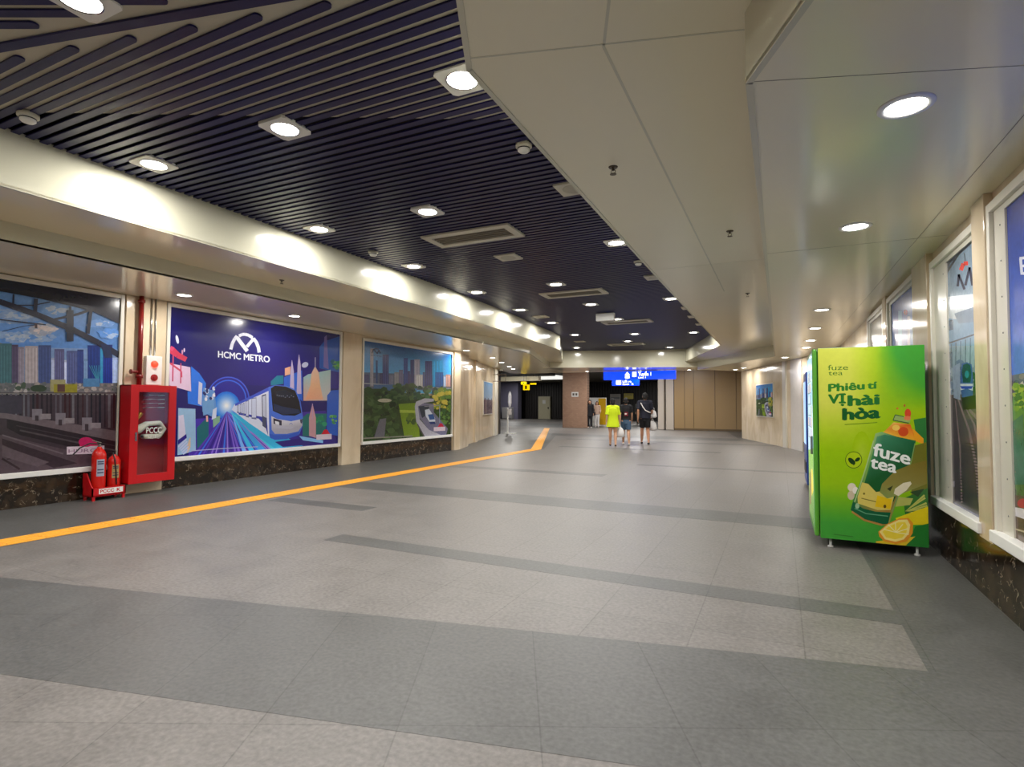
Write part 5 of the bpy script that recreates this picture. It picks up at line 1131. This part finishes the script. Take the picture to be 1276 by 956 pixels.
def bag(label, loc, w_, hh, col, rot=0):
    t = thing('plastic_bag', label, 'bag', loc, rot)
    bm = NB(); rr_ = random.Random(hash(label) % 99)
    prof = [(.001, 0), (.7, .02), (1, .2), (.95, .5), (.7, .78), (.35, .95), (.22, 1.0)]
    seg = 18; rings = []
    for r_, z in prof:
        rings.append([bm.verts.new((w_*r_*math.cos(2*PI*i/seg)*(1+.10*math.sin(5*i+z*9)), w_*.5*r_*math.sin(2*PI*i/seg)*(1+.12*math.sin(3*i+z*7)), -hh+z*hh)) for i in range(seg)])
    for a, b in zip(rings, rings[1:]):
        for i in range(seg): j = (i+1) % seg; bm.faces.new((a[i], a[j], b[j], b[i]))
    bm.faces.new(rings[0][::-1]); bm.faces.new(rings[-1]); obj('sack', bm, col, t, smooth=True)
    for s in (-1, 1): bm = NB(); tube(bm, [(s*w_*.2, 0, -.02), (s*w_*.16, 0, .05), (0, 0, .08)], .008, 8); obj('handle', bm, col, t)
    return t
SK = mat('skin', (206, 158, 128), .55); SK2 = mat('tan skin', (190, 138, 108), .55)
HAIR = mat('black hair', (20, 17, 18), .8); LIME = mat('neon lime cotton', (206, 230, 20), .8); BLK = mat('black cotton', (18, 18, 24), .85); DEN = mat('blue denim', (74, 100, 130), .85, noise=.15, nscale=60)
NAVY = mat('dark navy cotton', (24, 26, 42), .85); WCL = mat('white cloth', (226, 222, 220), .7); BEI = mat('beige cloth', (206, 176, 156), .85); PLB = mat('white plastic bag', (232, 230, 230), .45); SAND = mat('brown sandal', (110, 86, 56), .6); DSH = mat('dark shoe', (56, 50, 50), .6)
HD = 17
pa, ia = person('person in a neon lime oversized t-shirt walking away with a white bag', (-4.86, 17.55, 0), HD, 1.53, SK, LIME, BLK, HAIR, SAND, long_hair=False, step=.5, sleeves=.95, legs='short_shorts', hem=.10, bulk=1.18)
pb, ib = person('person in a black top and blue denim shorts walking away in the middle', (-4.62, 18.3, 0), HD, 1.56, SK, BLK, DEN, HAIR, WCL, step=.9, sleeves=.75, legs='shorts', hem=-.035, print_col=(mat('dark red print', (120, 24, 40), .7), WCL))
pc_, ic = person('tall person in dark t-shirt and black shorts walking away on the right with bags', (-4.14, 19.0, 0), HD, 1.74, SK2, NAVY, BLK, HAIR, DSH, male=True, step=.9, sleeves=.85, legs='shorts', hem=.0, arms=(0, .6))
bm = NB(); h = ic['h']; tube(bm, [Vector((-.085, -.06, .80))*h, Vector((-.05, -.079, .73))*h, Vector((0, -.083, .66))*h, Vector((.07, -.075, .625))*h, Vector((.105, -.03, .62))*h], [(.010*h, .004*h)]*5, 8, side=(0, 0, 1)); o = obj('strap', bm, WCL, pc_, smooth=True)
def world_pt(root, v):
    return root.location + Matrix.Rotation(root.rotation_euler.z, 3, 'Z') @ v
p = world_pt(pa, ia['wR']); bag('white plastic bag held by the person in the lime t-shirt', (p.x+.03, p.y, p.z-.16), .15, .34, PLB)
p = world_pt(pc_, ic['wR']); bag('white plastic bag hanging lowest from the right hand of the tall person', (p.x+.03, p.y+.02, p.z-.17), .14, .34, PLB)
bag('upper white plastic bag at the elbow of the tall person in dark clothes', (p.x+.10, p.y-.12, p.z+.20), .10, .26, PLB)
pd, id_ = person('person all in black with long dark hair facing the camera by the brick pillar', (-9.98, 31.1, 0), 180+14, 1.62, SK, BLK, BLK, HAIR, WCL, long_hair=True, cover=True, step=.15, sleeves=1.5, legs='trousers', hem=.08)
pe, ie = person('person in beige top and cream trousers standing before the yellow advert', (-9.95, 32.4, 0), 180+14, 1.55, SK, BEI, WCL, mat('brown hair', (70, 40, 28), .5), WCL, cover=True, long_hair=True, step=.1, sleeves=1.4, legs='trousers', arms=(.9, .9))
tb = thing('shoulder_bag', 'small dark brown bag carried at the hip of the person in beige', 'bag', (-10.1, 32.1, .82))
bm = NB(); box(bm, -.15, .15, -.05, .05, -.11, .09, bev=.02); obj('body', bm, mat('brown leather', (60, 44, 40), .5), tb)
bm = NB(); tube(bm, [(-.13, 0, .08), (-.06, 0, .3), (.06, 0, .3), (.13, 0, .08)], .010, 8); obj('strap', bm, mat('brown leather', 0), tb)
pf, if_ = person('distant person in dark clothes behind the three walkers', (-8.75, 38.2, 0), 190, 1.66, SK, mat('dark olive cotton', (50, 50, 46), .85), mat('grey olive trousers', (76, 74, 66), .85), HAIR, DSH, step=.3, sleeves=1.2, legs='trousers')
